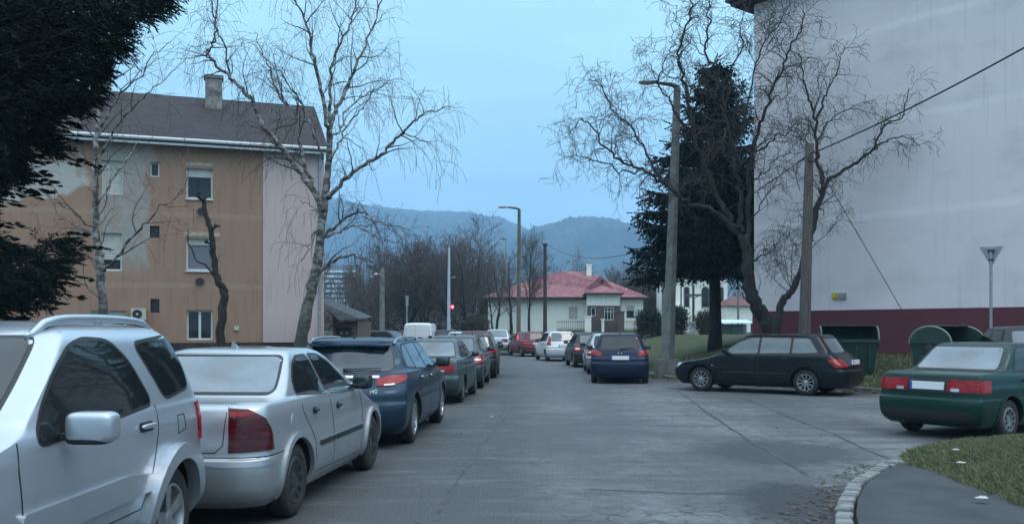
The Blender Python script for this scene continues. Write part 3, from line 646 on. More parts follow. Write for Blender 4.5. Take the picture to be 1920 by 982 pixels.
bm.verts.index_update(); mb.add([(v.co.x, v.co.y, mz(v.co.x, v.co.y)) for v in bm.verts], [tuple(v.index for v in f.verts) for f in bm.faces]); bm.free()
o = mb.build('grass_mound', M_TURF, smooth=180, fixn=True); tag(o, kind='structure')
if sum(p.normal.z for p in o.data.polygons) < 0: o.data.flip_normals()

def grassmat(name, a, b_, c_):
    m = bpy.data.materials.new(name); m.use_nodes = True; t = m.node_tree; b = t.nodes['Principled BSDF']; b.inputs['Roughness'].default_value = .9; b.inputs['Specular IOR Level'].default_value = .2
    g = t.nodes.new('ShaderNodeNewGeometry'); r = t.nodes.new('ShaderNodeValToRGB'); t.links.new(g.outputs['Random Per Island'], r.inputs[0]); stops(r.color_ramp, [(0, a), (.5, b_), (.85, c_), (1, (.22, .19, .11))]); t.links.new(r.outputs[0], b.inputs['Base Color']); return m
M_GRASS = grassmat('grass_blades', (.07, .085, .045), (.135, .155, .075), (.24, .24, .14))
def blades(mb, pts, hmin, hmax, w):
    for x, y, z in pts:
        a = random.uniform(0, 6.28); h = random.uniform(hmin, hmax); dx, dy = math.cos(a) * w, math.sin(a) * w; bx, by = random.gauss(0, h * .55), random.gauss(0, h * .55)
        mb.add([(x - dx, y - dy, z - .01), (x + dx, y + dy, z - .01), (x + dx * .6 + bx * .5, y + dy * .6 + by * .5, z + h * .6), (x + bx, y + by, z + h)], [(0, 1, 2), (0, 2, 3)])
pts = []
while len(pts) < 42000:
    x = random.uniform(4.2, 9.5); y = random.uniform(6.2, 12.7)
    if x / y > .62 or not inside(x, y, MND): continue
    if noise.noise(Vector((x * 2, y * 2, 0))) < random.uniform(-.9, .05) or pdist(x, y, MND) < random.uniform(-.05, .22): continue
    pts.append((x, y, mz(x, y)))
mb = MB(); blades(mb, pts, .02, .075, .005); tag(mb.build('grass', M_GRASS, smooth=None), kind='stuff')
pts = []
while len(pts) < 45000:
    y = random.uniform(18, 37); x = random.uniform(4.2, 16)
    if x / y > .60 or x / y < .12: continue
    d = kdist(x, y)
    if d < .18: continue
    if noise.noise(Vector((x, y, 0))) < random.uniform(-.9, 0): continue
    pts.append((x, y, height(x, y)))
mb = MB(); blades(mb, pts, .04, .11, .012); tag(mb.build('grass', M_GRASS, smooth=None), kind='stuff')

# litter and leaves
M_LEAF = grassmat('dead_leaves', (.05, .04, .033), (.10, .075, .055), (.07, .06, .05))
M_PALE = mat('pale_scrap', (.45, .46, .42), .8)
mb = MB()
def chip(mb, x, y, z, s):
    a = random.uniform(0, 6.28); c, s_ = math.cos(a), math.sin(a); q = [(-1, -.5), (.2, -.8), (1, 0), (.3, .7), (-.8, .6)]
    mb.add([(x + s * (u * c - v * s_), y + s * (u * s_ + v * c), z + random.uniform(.2, .5) * s + abs(u) * s * .3) for u, v in q], [(0, 1, 2, 3, 4)])
for _ in range(420):
    t = random.random(); i = random.randrange(len(EDGE_R) - 1); p = Vector(EDGE_R[i]).lerp(Vector(EDGE_R[i + 1]), t); off = abs(random.gauss(0, .25)); chip(mb, p.x - off - .04, p.y - off * .3, .004, random.uniform(.006, .028))
for _ in range(500):
    y = random.uniform(5, 40); chip(mb, random.choice([random.gauss(-1.0, .6), random.gauss(3.7, .7), random.uniform(-1, 5)]), y, .004, random.uniform(.008, .025))
for _ in range(500):
    i = random.randrange(4, 9); p = Vector(KERB[i]).lerp(Vector(KERB[i + 1]), random.random()); chip(mb, p.x - abs(random.gauss(0, .4)), p.y - abs(random.gauss(0, .4)), .004, random.uniform(.015, .05))
for _ in range(1100):
    x = random.uniform(4.3, 8); y = random.uniform(6.5, 12)
    if inside(x, y, MND): chip(mb, x, y, mz(x, y) + .02, random.uniform(.01, .03))
tag(mb.build('dead_leaves', M_LEAF), kind='stuff')
def scrap(px, py, z, s, lab):
    Y = (CAMH - z) * FPX / (py - HZ); x = (px - 960) / FPX * Y; mb = MB(); v = []; n = 7
    for r in (0, 1):
        for k in range(n):
            a = 6.283 * k / n; rr = s * (.55 if r else 1) * random.uniform(.7, 1.1); v.append((x + rr * math.cos(a) * 1.5, Y + rr * math.sin(a), z + (.3 * s * random.uniform(.5, 1.5) if r else .004)))
    mb.add(v, [tuple(range(n, 2 * n))] + [(k, (k + 1) % n, n + (k + 1) % n, n + k) for k in range(n)]); tag(mb.build('paper_scrap', M_PALE), lab, 'litter', 'litter on the ground')
scrap(1842, 933, .10, .045, 'pale crumpled scrap at the lower edge of the grass'); scrap(1802, 867, .32, .035, 'pale scrap lying in the middle of the grass mound'); scrap(1792, 843, .38, .03, 'small pale scrap high on the grass mound'); scrap(921, 781, .004, .03, 'white scrap of paper lying alone on the road')

# ------------------------------------------------------------ hills
M_HILL = mat('winter_wood', (.030, .038, .040), 1.0, var=.4, vscale=.03, detail=12, bump=1.0, bscale=.2)
def hill(name, prof, Y, depth, seed, amp=3.0):
    """prof: skyline in photo pixels; built as a real ridge with a slope towards us"""
    xs_ = np.linspace(prof[0][0], prof[-1][0], 1000); hz_ = np.interp(xs_, [p[0] for p in prof], [p[1] for p in prof]); mb = MB(); nr_ = 26; vs = []
    for j in range(nr_ + 1):
        t = j / nr_; y = Y - depth + t * depth * 1.0 if t <= 1 else 0
        for px, py in zip(xs_, hz_):
            H_ = CAMH + (HZ - py) / FPX * Y; x = (px - 960) / FPX * Y
            f = math.sin(t * math.pi / 2) ** 1.2
            q = (noise.fractal(Vector((x * .006, y * .006, seed)), .6, 2, 5) - .6) * H_ * .13 * math.sin(t * math.pi) + amp * f * (.5 * noise.noise(Vector((x * .025, y * .025, seed))) + 1.0 * abs(noise.noise(Vector((x * .17, y * .25, seed)))))
            vs.append((x, y, -1 + (H_ + 1) * f + q))
    for px, py in zip(xs_, hz_): vs.append(((px - 960) / FPX * Y, Y + depth * .6, -2))
    n = len(xs_); mb.add(vs, [(j * n + i, j * n + i + 1, (j + 1) * n + i + 1, (j + 1) * n + i) for j in range(nr_ + 1) for i in range(n - 1)])
    tag(mb.build(name, M_HILL, smooth=180), kind='structure')
hill('hill', [(-1400, 330), (-400, 350), (200, 366), (520, 380), (640, 386), (760, 395), (880, 402), (935, 410), (985, 432), (1060, 470), (1200, 520), (1400, 600)], 2150, 1000, 1.3, 8.0)
hill('hill', [(700, 600), (860, 500), (960, 448), (1000, 430), (1050, 417), (1105, 409), (1150, 414), (1195, 430), (1260, 448), (1400, 470), (1700, 500), (2400, 560), (3200, 600)], 1750, 750, 7.7, 7.0)

# ------------------------------------------------------------ left apartment block
def plaster(name, kind):
    m = bpy.data.materials.new(name); m.use_nodes = True; t = m.node_tree; b = t.nodes['Principled BSDF']; b.inputs['Roughness'].default_value = .93; Nn = t.nodes.new; L = t.links.new
    tc = Nn('ShaderNodeTexCoord'); sp = Nn('ShaderNodeSeparateXYZ'); L(tc.outputs['Object'], sp.inputs[0])
    def nz(sc, det, scale=(1, 1, 1), ro=.6):
        mp = Nn('ShaderNodeMapping'); mp.inputs['Scale'].default_value = scale; L(tc.outputs['Object'], mp.inputs[0]); q = Nn('ShaderNodeTexNoise'); q.inputs['Scale'].default_value = sc; q.inputs['Detail'].default_value = det; q.inputs['Roughness'].default_value = ro; L(mp.outputs[0], q.inputs['Vector']); return q.outputs['Fac']
    def mr(x, a, b_, c, d, sm=False):
        q = Nn('ShaderNodeMapRange'); q.inputs[1].default_value = a; q.inputs[2].default_value = b_; q.inputs[3].default_value = c; q.inputs[4].default_value = d; L(x, q.inputs[0]); return q.outputs[0]
    def mth(op, a, b_):
        q = Nn('ShaderNodeMath'); q.operation = op
        for i, v in enumerate((a, b_)):
            if isinstance(v, (int, float)): q.inputs[i].default_value = v
            else: L(v, q.inputs[i])
        return q.outputs[0]
    def mix(f, a, b_):
        q = Nn('ShaderNodeMix'); q.data_type = 'RGBA'
        if isinstance(f, (int, float)): q.inputs[0].default_value = f
        else: L(f, q.inputs[0])
        for i, v in ((6, a), (7, b_)):
            if isinstance(v, tuple): q.inputs[i].default_value = (*v, 1)
            else: L(v, q.inputs[i])
        return q.outputs[2]
    X, Z = sp.outputs['X'], sp.outputs['Z']
    if kind == 'orange':       # object x runs along the wall from its right corner (0) to the left (negative)
        c = mix(nz(1.2, 8), (.29, .175, .125), (.36, .225, .16))
        streak = mr(nz(2.0, 5, (3, 1, .25)), .5, .7, 0, .35); c = mix(streak, c, (.16, .10, .07))
        for zc, hw in ((6.05, .12), (3.28, .13)):           # paler floor bands
            d = mth('ABSOLUTE', mth('SUBTRACT', mth('ADD', Z, mth('MULTIPLY', nz(1.5, 3), .12)), zc + .06), 0); c = mix(mth('MULTIPLY', mr(d, hw * .5, hw, .5, 0), mr(nz(2.5, 4), .35, .6, .4, 1)), c, (.38, .29, .21))
        # bare, pale repair between the left-hand windows and a sweep of whitish filler
        nn = nz(.8, 6); u = mth('ADD', X, mth('MULTIPLY', nn, 2.2)); 
        f = mth('MULTIPLY', mr(u, -5.7, -5.4, 1, 0), mr(u, -7.4, -7.1, 0, 1)); f = mth('MULTIPLY', f, mr(mth('ADD', Z, mth('MULTIPLY', nn, 1.2)), 4.2, 4.9, 0, 1)); f = mth('MULTIPLY', f, mr(nz(3, 5), .35, .55, .35, .9)); c = mix(f, c, (.33, .32, .31))
        g = mth('SUBTRACT', mth('ADD', Z, mth('MULTIPLY', nn, 1.6)), mth('MULTIPLY', mth('ADD', X, 12.0), .2)); f2 = mth('MULTIPLY', mr(g, 6.95, 7.1, 0, 1), mr(g, 8.2, 8.4, 1, 0)); f2 = mth('MULTIPLY', f2, mr(u, -8.0, -7.6, 1, 0)); c = mix(mth('MULTIPLY', f2, .85), c, (.48, .47, .45))
        c = mix(mr(Z, 1.25, .9, 0, .3), c, (.12, .10, .085))
    elif kind == 'pink':
        c = mix(nz(1.0, 7), (.50, .39, .38), (.57, .45, .435)); c = mix(mr(nz(2.5, 5, (3, 1, .2)), .52, .7, 0, .3), c, (.25, .20, .20)); c = mix(mr(Z, 2.2, 1.0, 0, .25), c, (.22, .18, .17))
    elif kind == 'grey':
        c = mix(nz(.35, 7), (.68, .60, .62), (.79, .71, .73)); c = mix(mr(nz(.5, 6, (1, 1, 1.8)), .50, .68, 0, .35), c, (.46, .43, .45))
        for zc in (5.0, 7.8, 10.6):
            d = mth('ABSOLUTE', mth('SUBTRACT', mth('ADD', Z, mth('MULTIPLY', nz(.8, 4), .22)), zc + .11), 0); c = mix(mth('MULTIPLY', mr(d, .03, .16, .6, 0), mr(nz(.4, 3), .35, .6, .4, 1)), c, (.86, .80, .80))
        c = mix(mr(nz(2.2, 5, (3, 3, .14)), .56, .72, 0, .22), c, (.33, .32, .33))
    elif kind == 'white':
        c = mix(nz(1.0, 7), (.80, .78, .71), (.88, .86, .80)); c = mix(mr(nz(2.5, 5, (3, 1, .25)), .52, .7, 0, .25), c, (.42, .41, .38))
    elif kind == 'maroon':
        c = mix(nz(1.5, 7), (.10, .026, .034), (.135, .036, .046)); c = mix(mr(nz(3, 6), .55, .7, 0, .3), c, (.07, .035, .035))
    L(c, b.inputs['Base Color']); bp = Nn('ShaderNodeBump'); bp.inputs['Strength'].default_value = .25; bp.inputs['Distance'].default_value = .01; L(nz(30, 4), bp.inputs['Height']); L(bp.outputs[0], b.inputs['Normal'])
    return m
M_ORANGE = plaster('ochre_render', 'orange'); M_PINK = plaster('pink_render', 'pink'); M_GREYW = plaster('grey_render', 'grey'); M_MAROONW = plaster('maroon_render', 'maroon'); M_WHITEW = plaster('white_render', 'white')
M_DARKPL = mat('dark_plinth', (.045, .038, .036), .9, var=.4, vscale=2)
M_WFRAME = mat('white_window_frame', (.62, .63, .62), .45)
M_PANE = mat('window_pane', (.02, .026, .03), .05, var=.5, vscale=.7)
M_SHUT = mat('roller_blind', (.55, .54, .50), .6, var=.15, vscale=3)
def tiles(name, c1, c2, sc=5.0):
    m = mat(name, c1, .85, var=.5, vscale=2.2, var2=c2); t = m.node_tree; b = t.nodes['Principled BSDF']; tc = t.nodes.new('ShaderNodeTexCoord')
    wv = t.nodes.new('ShaderNodeTexBrick'); wv.inputs['Scale'].default_value = sc; wv.inputs['Mortar Size'].default_value = .03; wv.inputs['Brick Width'].default_value = .9; wv.inputs['Row Height'].default_value = .9; wv.inputs['Color1'].default_value = (1, 1, 1, 1); wv.inputs['Color2'].default_value = (.7, .7, .7, 1); wv.inputs['Mortar'].default_value = (.15, .15, .15, 1)
    t.links.new(tc.outputs['Object'], wv.inputs['Vector']); bp = t.nodes.new('ShaderNodeBump'); bp.inputs['Strength'].default_value = .6; bp.inputs['Distance'].default_value = .03; t.links.new(wv.outputs['Color'], bp.inputs['Height']); t.links.new(bp.outputs[0], b.inputs['Normal'])
    src = b.inputs['Base Color'].links[0].from_socket; mx = t.nodes.new('ShaderNodeMix'); mx.data_type = 'RGBA'; mx.blend_type = 'MULTIPLY'; mx.inputs[0].default_value = .45; t.links.new(src, mx.inputs[6]); t.links.new(wv.outputs['Color'], mx.inputs[7]); t.links.new(mx.outputs[2], b.inputs['Base Color']); return m
M_TILE_BR = tiles('brown_roof_tiles', (.030, .022, .025), (.020, .016, .018)); M_TILE_RED = tiles('red_roof_tiles', (.30, .115, .125), (.20, .08, .085), 4); M_TILE_GREY = tiles('grey_roof_sheets', (.06, .065, .07), (.045, .05, .055), 2)
M_BRICK = mat('brown_brick', (.12, .08, .07), .9, var=.3, vscale=6)

# local frame: x along the facade (0 = right corner, negative to the left), y inwards, z up
B = empty('apartment_block', (-7.72, 37.2, 0), math.atan2(3.0, 8.98), 'three-storey ochre apartment block with one pink wall strip and brown tiled roof', 'apartment building')
def hole_wall(mb, x0, x1, z0, z1, holes, y=0, m=0, reveal=.22):
    """wall sheet in the xz plane with rectangular openings and their reveals"""
    X_ = sorted({x0, x1, *[h[0] for h in holes], *[h[1] for h in holes]}); Z_ = sorted({z0, z1, *[h[2] for h in holes], *[h[3] for h in holes]})
    for a, b in zip(X_, X_[1:]):
        for c_, d in zip(Z_, Z_[1:]):
            cx, cz = (a + b) / 2, (c_ + d) / 2
            if any(h[0] < cx < h[1] and h[2] < cz < h[3] for h in holes): continue
            mb.add([(a, y, c_), (b, y, c_), (b, y, d), (a, y, d)], [(0, 1, 2, 3)], m)
    for a, b, c_, d in holes:
        r = y + reveal; mb.add([(a, y, c_), (b, y, c_), (b, y, d), (a, y, d), (a, r, c_), (b, r, c_), (b, r, d), (a, r, d)], [(0, 4, 5, 1), (1, 5, 6, 2), (2, 6, 7, 3), (3, 7, 4, 0)], m)
def px2l(px, py):       # photo pixel -> facade local (x, z)
    o = Vector((-7.72, 37.2)); d = Vector((-8.98, -3.0)).normalized(); r = Vector(((px - 960) / FPX, 1)); # o + s d = t r
    # solve s*d - t*r = -o
    a, b_, c_, e = d.x, -r.x, d.y, -r.y; D = a * e - b_ * c_; s = ((-o.x) * e - b_ * (-o.y)) / D; t = (a * (-o.y) - c_ * (-o.x)) / D
    return -s, CAMH - (py - HZ) / FPX * t
def win(B, px0, px1, py0, py1, kind):
    x0, z1 = px2l(px0, py0); x1, z0 = px2l(px1, py1); return (x0, x1, z0, z1, kind)
wins = [win(B, 349, 399, 315, 374, 'blind'), win(B, 349, 403, 446, 508, 'curtain'), win(B, 350, 399, 581, 637, 'double'), win(B, 281, 299, 303, 332, 'small'), win(B, 190, 231, 300, 365, 'shut'), win(B, 190, 229, 436, 508, 'shutlow'), win(B, 172, 236, 582, 637, 'blind'),
        win(B, 282, 299, 560, 586, 'vent'), win(B, 281, 299, 423, 446, 'vent')]
for k in range(3):      # the bays hidden by the conifer
    for zz in range(3):
        x = -20 - k * 3.9; wins.append((x, x + 1.2, 1.2 + zz * 2.8, 2.5 + zz * 2.8, ('blind', 'curtain', 'double')[(k + zz) % 3]))
mb = MB(); holes = [w_[:4] for w_ in wins]; XP = px2l(493, 450)[0]; zE = 9.0
hole_wall(mb, -34, XP, 1.05, zE, holes, 0, 0); mb.box(XP, .0, -.035, .3, 1.05, zE - .02, m=1)
mb.add([(0, .3, 1.05), (0, 10, 1.05), (0, 10, zE), (0, 5, 11.75), (0, .3, zE)], [(0, 1, 2, 3, 4)], 1); mb.add([(-34, 10, 1.05), (-34, 0, 1.05), (-34, 0, zE), (-34, 5, 11.75), (-34, 10, zE)], [(0, 1, 2, 3, 4)], 0)
mb.add([(0, 10, 1.05), (-34, 10, 1.05), (-34, 10, zE), (0, 10, zE)], [(0, 1, 2, 3)], 0); mb.box(-34.02, .02, .01, 9.99, -.2, 1.05, m=2); mb.add([(-34, .01, zE - .3), (0, .01, zE - .3), (0, .6, zE - .3), (-34, .6, zE - .3)], [(0, 1, 2, 3)], 0)
mb.build('wall', [M_ORANGE, M_PINK, M_DARKPL], B)
mb = MB(); E = .45
for sgn in (0, 1):
    yA = -E if not sgn else 10 + E; zA = zE - .12
    v = [(-34.4, yA, zA), (.15, yA, zA), (.15, 5, 11.88), (-34.4, 5, 11.88)]; v2 = [(a, b_, c_ - .12) for a, b_, c_ in v]
    mb.add(v + v2, [(0, 1, 2, 3), (7, 6, 5, 4), (0, 4, 5, 1), (1, 5, 6, 2), (3, 7, 4, 0)])
ro = mb.build('roof', M_TILE_BR, B)
def chimney(px0, px1, py0, yb, zb, cap=True):
    x0 = px2l(px0, 200)[0] * 1.11; mb = MB(); wd = .70; mb.box(x0, x0 + wd, yb, yb + .55, zb, zb + 1.5); 
    if cap: mb.box(x0 - .06, x0 + wd + .06, yb - .06, yb + .61, zb + 1.5, zb + 1.62)
    mb.build('chimney', mat('sooty_chimney_render', (.27, .25, .23), .95, var=.55, vscale=3), ro)
chimney(407, 433, 140, 3.6, 10.95); chimney(196, 222, 150, 4.3, 11.0)
mb = MB(); mb.tube([(-34.4, -E - .05, zE - .12), (.2, -E - .05, zE - .12)], .07, 8); mb.box(-34.4, .15, -E + .01, -E + .05, zE - .33, zE - .12); mb.build('gutter', mat('pale_gutter', (.62, .63, .64), .5), B)
mb = MB(); x0 = px2l(322, 240)[0]; 
mb.add([(x0, -E + 1.0, zE - .12 + 1.0 * .52), (x0 + .8, -E + 1.0, zE - .12 + 1.0 * .52), (x0 + .8, -E + 1.6, zE + .22 + .6 * .9), (x0, -E + 1.6, zE + .22 + .6 * .9)], [(0, 1, 2, 3)]); 
def window(parent, x0, x1, z0, z1, kind, y=.12, fr=.07):
    mb = MB(); mb.box(x0, x1, y, y + .06, z0, z0 + fr); mb.box(x0, x1, y, y + .06, z1 - fr, z1); mb.box(x0, x0 + fr, y, y + .06, z0 + fr, z1 - fr); mb.box(x1 - fr, x1, y, y + .06, z0 + fr, z1 - fr)
    if kind in ('double',): xm = (x0 + x1) / 2; mb.box(xm - .045, xm + .045, y - .005, y + .06, z0 + fr, z1 - fr)
    if kind in ('curtain', 'blind'): mb.box(x0 - .03, x1 + .03, y - .18, y, z0 - .05, z0 - .003)
    if kind == 'cross':
        xm = (x0 + x1) / 2; mb.box(x0 + (x1 - x0) * .33, x0 + (x1 - x0) * .33 + .05, y - .005, y + .06, z0 + fr, z1 - fr); mb.box(x0 + (x1 - x0) * .66, x0 + (x1 - x0) * .66 + .05, y - .005, y + .06, z0 + fr, z1 - fr); zm = z0 + (z1 - z0) * .65; mb.box(x0 + fr, x1 - fr, y - .008, y + .05, zm, zm + .05)
    o = mb.build('window', M_WFRAME, parent)
    mb = MB(); mb.box(x0 + fr, x1 - fr, y + .03, y + .05, z0 + fr, z1 - fr); mb.build('pane', M_PANE, o)
    def blind(za, zb): q = MB(); 
    if kind in ('blind', 'curtain', 'shut', 'shutlow', 'half'):
        f = {'blind': .24, 'curtain': .16, 'shut': 1.0, 'shutlow': .72, 'half': .36}[kind]; q = MB(); zt = z1 - fr - .003; zb = lerp(zt, z0 + fr, f); n = max(2, int((zt - zb) / .055))
        for k in range(n): a = lerp(zb, zt, k / n); b_ = lerp(zb, zt, (k + 1) / n); q.box(x0 + fr + .003, x1 - fr - .003, y - .012, y + .026, a, b_ - .008)
        q.build('roller_blind', M_SHUT, o)
    if kind == 'curtain':
        q = MB(); n = 26; vs = []
        for k in range(n + 1):
            x = lerp(x0 + fr, x1 - fr, k / n); yy = y + .024 + .004 * math.sin(k * 1.9); vs += [(x, yy, z0 + fr), (x, yy, z1 - fr)]
        q.add(vs, [(2 * k, 2 * k + 2, 2 * k + 3, 2 * k + 1) for k in range(n)]); q.build('curtain', mat('grey_net_curtain', (.16, .17, .20), .8), o)
    return o
for x0, x1, z0, z1, kind in wins:
    if kind == 'vent':
        mb = MB(); mb.box(x0, x1, .12, .16, z0, z1); 
        for k in range(5): mb.box(x0 + .03, x1 - .03, .08, .12, lerp(z0, z1, k / 5) + .02, lerp(z0, z1, k / 5) + .05)
        mb.build('wall_vent', M_DARKMETAL, B)
    else: window(B, x0, x1, z0, z1, kind, fr=.07 if kind != 'small' else .06)
M_LINT = mat('pale_lintel', (.42, .38, .28), .9, var=.3)     # pale lintel patches over the middle windows
for px0, px1, py0, py1 in ((349, 399, 304, 313), (345, 412, 434, 444)):
    x0, z1 = px2l(px0, py0); x1, z0 = px2l(px1, py1); mb = MB(); mb.box(x0, x1, -.015, .05, z0, z1); mb.build('lintel', M_LINT, B)
mb = MB(); x0, z0 = px2l(247, 600); x1, z1 = px2l(275, 578); mb.box(x0, x1, -.42, -.08, z0, z1); A = [2 * math.pi * k / 24 for k in range(24)]; cx, cz, r = lerp(x0, x1, .42), (z0 + z1) / 2, (z1 - z0) * .38
mb.prism([(cx + r * math.cos(a), cz + r * math.sin(a)) for a in A], -.424, -.43, lambda u, v, w_: Vector((u, w_, v)), 1); mb.prism([(cx + r * .25 * math.cos(a), cz + r * .25 * math.sin(a)) for a in A], -.43, -.44, lambda u, v, w_: Vector((u, w_, v)), 0)
mb.box(x0 + .05, x0 + .09, -.4, .0, z0 - .06, z0, m=1); mb.box(x1 - .09, x1 - .05, -.4, .0, z0 - .06, z0, m=1)
o = mb.build('air_conditioner', [mat('cream_casing', (.48, .46, .40), .5), M_BLACK], B)
mb = MB(); x0, z0 = px2l(439, 619); x1, z1 = px2l(448, 611); mb.box(x0, x1, -.06, .0, z0, z1); mb.build('meter_box', mat('cream_box', (.5, .47, .35), .6), B)
for px, py in ((375, 527), (378, 396)):
    mb = MB(); x, z = px2l(px, py); mb.prism([(x + .16 * math.cos(a), z + .13 * math.sin(a)) for a in A], -.0, -.12, lambda u, v, w_: Vector((u, w_, v))); mb.build('flue_vent', M_BLACK, B)
mb = MB(); mb.tube([(-.18, -.1, zE - .3), (-.18, -.1, .2)], .045, 8); mb.build('downpipe', M_METAL, B)

# ------------------------------------------------------------ garage left of the junction
g = empty('garage', (-8.3, 42.0, .2), 0, 'small brown garage with grey pitched roof beside the pink wall', 'garage')
mb = MB(); hole_wall(mb, 0, 1.15, 0, 1.75, [(.15, .85, 0, 1.45)], 0, 0, .4); mb.box(0, .08, .001, 4, 0, 1.75); mb.box(1.07, 1.15, .001, 4, 0, 1.75); mb.add([(0, 4, 0), (1.15, 4, 0), (1.15, 4, 1.75), (0, 4, 1.75)], [(0, 1, 2, 3)]); mb.add([(.0, -.01, 1.75), (.42, -.01, 1.75), (-.0, -.01, 2.1)], [(0, 1, 2)]); mb.build('wall', M_BRICK, g)
mb = MB(); mb.add([(-.8, -.2, 2.75), (.42, -.6, 1.80), (.42, 4, 1.9), (-.8, 4, 2.9), (-.8, -.2, 2.68), (.42, -.6, 1.73), (.42, 4, 1.83), (-.8, 4, 2.83)], [(0, 1, 2, 3), (7, 6, 5, 4), (0, 4, 5, 1), (1, 5, 6, 2)]); mb.add([(.42, -.6, 1.80), (1.28, -.3, 1.86), (1.22, 4, 2.0), (-.8, 3.2, 2.9), (-.8, -.2, 2.75), (.42, -.6, 1.73), (1.28, -.3, 1.79)], [(0, 1, 2, 3, 4), (0, 5, 6, 1)]); mb.build('roof', M_TILE_GREY, g)
mb = MB(); mb.box(.15, .85, .3, .34, 0, 1.45); mb.build('door', M_DARKMETAL, g)
for x in (.35, .6):
    mb = MB(); mb.superell((x, .27, 1.2), (.07, .03, .07), 1, 12, 8); mb.build('round_light', mat('pale_disc', (.4, .42, .36), .5), g)

# ------------------------------------------------------------ right apartment block: blank end wall
ang = math.atan2(-6.7, 5.35); RB = empty('apartment_block', (8.2, 30.7, 0), ang, 'tall grey blank-walled apartment block with a maroon base', 'apartment building')
mb = MB(); mb.box(0, 16, 0, 12, 2.18, 12.75, m=0); mb.build('wall', M_GREYW, RB); 
mb = MB(); mb.box(-.03, 16.03, -.06, 12.03, .2, 2.178); mb.build('base_course', M_MAROONW, RB)
mb = MB(); mb.box(-.75, 16.5, -.6, 12.7, 12.7, 12.95); mb.box(-.6, 16.4, -.5, 12.6, 12.55, 12.7); mb.build('roof', mat('dark_fascia', (.05, .035, .035), .8), RB)
def rl(px, py):
    o = Vector((8.2, 30.7)); d = Vector((5.35, -6.7)).normalized(); r = Vector(((px - 960) / FPX, 1)); a, b_, c_, e = d.x, -r.x, d.y, -r.y; D = a * e - b_ * c_; s = ((-o.x) * e - b_ * (-o.y)) / D; t = (a * (-o.y) - c_ * (-o.x)) / D
    return s, CAMH - (py - HZ) / FPX * t
for (a, b_, c_, d), nm, mm in (((1562, 1570, 549, 560), 'gas_marker', mat('yellow_enamel', (.55, .45, .04), .5)), ((1574, 1587, 549, 560), 'meter_box', mat('grey_box', (.26, .28, .26), .6))):
    x0, z1 = rl(a, c_); x1, z0 = rl(b_, d); mb = MB(); mb.box(x0, x1, -.08, -.001, z0, z1); mb.box(x0 + .03, x1 - .03, -.09, -.08, z0 + .03, z1 - .03); mb.build(nm, mm, RB)

# ------------------------------------------------------------ the villa with the red roof, Y about 80
def wp(px, Y): return (px - 960) / FPX * Y
V = empty('villa', (0, 80, 1.2), 0, 'cream single-storey villa with a red hipped roof and central porch gable', 'house')
zz = lambda py, Y=80: CAMH - (py - HZ) / FPX * Y - 1.2
eave = zz(557); xa, xb, xc = wp(915, 80), wp(1103, 80), wp(1206, 80)
vw = [(wp(1066, 80), wp(1084, 80), zz(599), zz(575), 'shut'), (wp(1174, 80), wp(1190, 80), zz(597), zz(573), 'half')]
mb = MB(); hole_wall(mb, xa, xb, -1, eave, [vw[0][:4]], 0, 0, .2); hole_wall(mb, wp(1165, 80), xc, -1, eave, [vw[1][:4]], 0, 0, .2); mb.box(xa, xa + .2, 0.001, 9, -1, eave); mb.box(xc - .2, xc, 0.001, 9, -1, eave); mb.box(xa, xc, 8.8, 9.001, -1, eave)
mb.add([(xa, .02, -1), (xc, .02, -1), (xc, .02, .0), (xa, .02, .0)], [(0, 1, 2, 3)]); mb.build('wall', M_WHITEW, V)
pb0, pb1 = wp(1101, 78.6), wp(1163, 78.6); z2 = lambda py: zz(py, 78.6)
pw = [(wp(1108, 78.6), wp(1117, 78.6), z2(592), z2(576), 'plain'), (wp(1133, 78.6), wp(1151, 78.6), z2(600), z2(576), 'cross')]
mb = MB(); hole_wall(mb, pb0, pb1, -1, z2(574) + .06, [h[:4] for h in pw], -1.4, 1, .15); mb.add([(pb0, -1.4, z2(574) + .06), (pb1, -1.4, z2(574) + .06), (pb1, -1.4, z2(550)), (pb0, -1.4, z2(550))], [(0, 1, 2, 3)], 0); mb.box(pb0, pb0 + .15, -1.399, 0, -1, z2(550)); mb.box(pb1 - .15, pb1, -1.399, 0, -1, z2(550)); mb.build('porch_wall', [M_WHITEW, M_BRICK], V)
for q in vw: window(V, *q, y=.1, fr=.06)
for q in pw: window(V, q[0], q[1], q[2], q[3], q[4], y=-1.35, fr=.06)
mb = MB(); ez = eave; rz1 = zz(508, 84.5); x0, x1 = xa - .5, wp(1215, 80); rx0, rx1 = wp(990, 84.5), wp(1118, 84.5)
rx0, rx1 = xa + 3.6, wp(1100, 84.5)
v = [(x0, -.6, ez), (x1, -.6, ez), (x1, 9.6, ez), (x0, 9.6, ez), (rx0, 4.5, rz1 - .9), (wp(1050, 84.5), 4.5, rz1), (rx1, 4.5, rz1 - .1)]
mb.add(v, [(0, 1, 6, 5, 4), (1, 2, 6), (2, 3, 4, 5, 6), (3, 0, 4)]); mb.add([(a, b_, ez - .22) for a, b_ in ((x0, -.6), (x1, -.6), (x1, 9.6), (x0, 9.6))] + v[:4], [(3, 2, 1, 0), (0, 1, 5, 4), (1, 2, 6, 5), (3, 0, 4, 7)], 1)
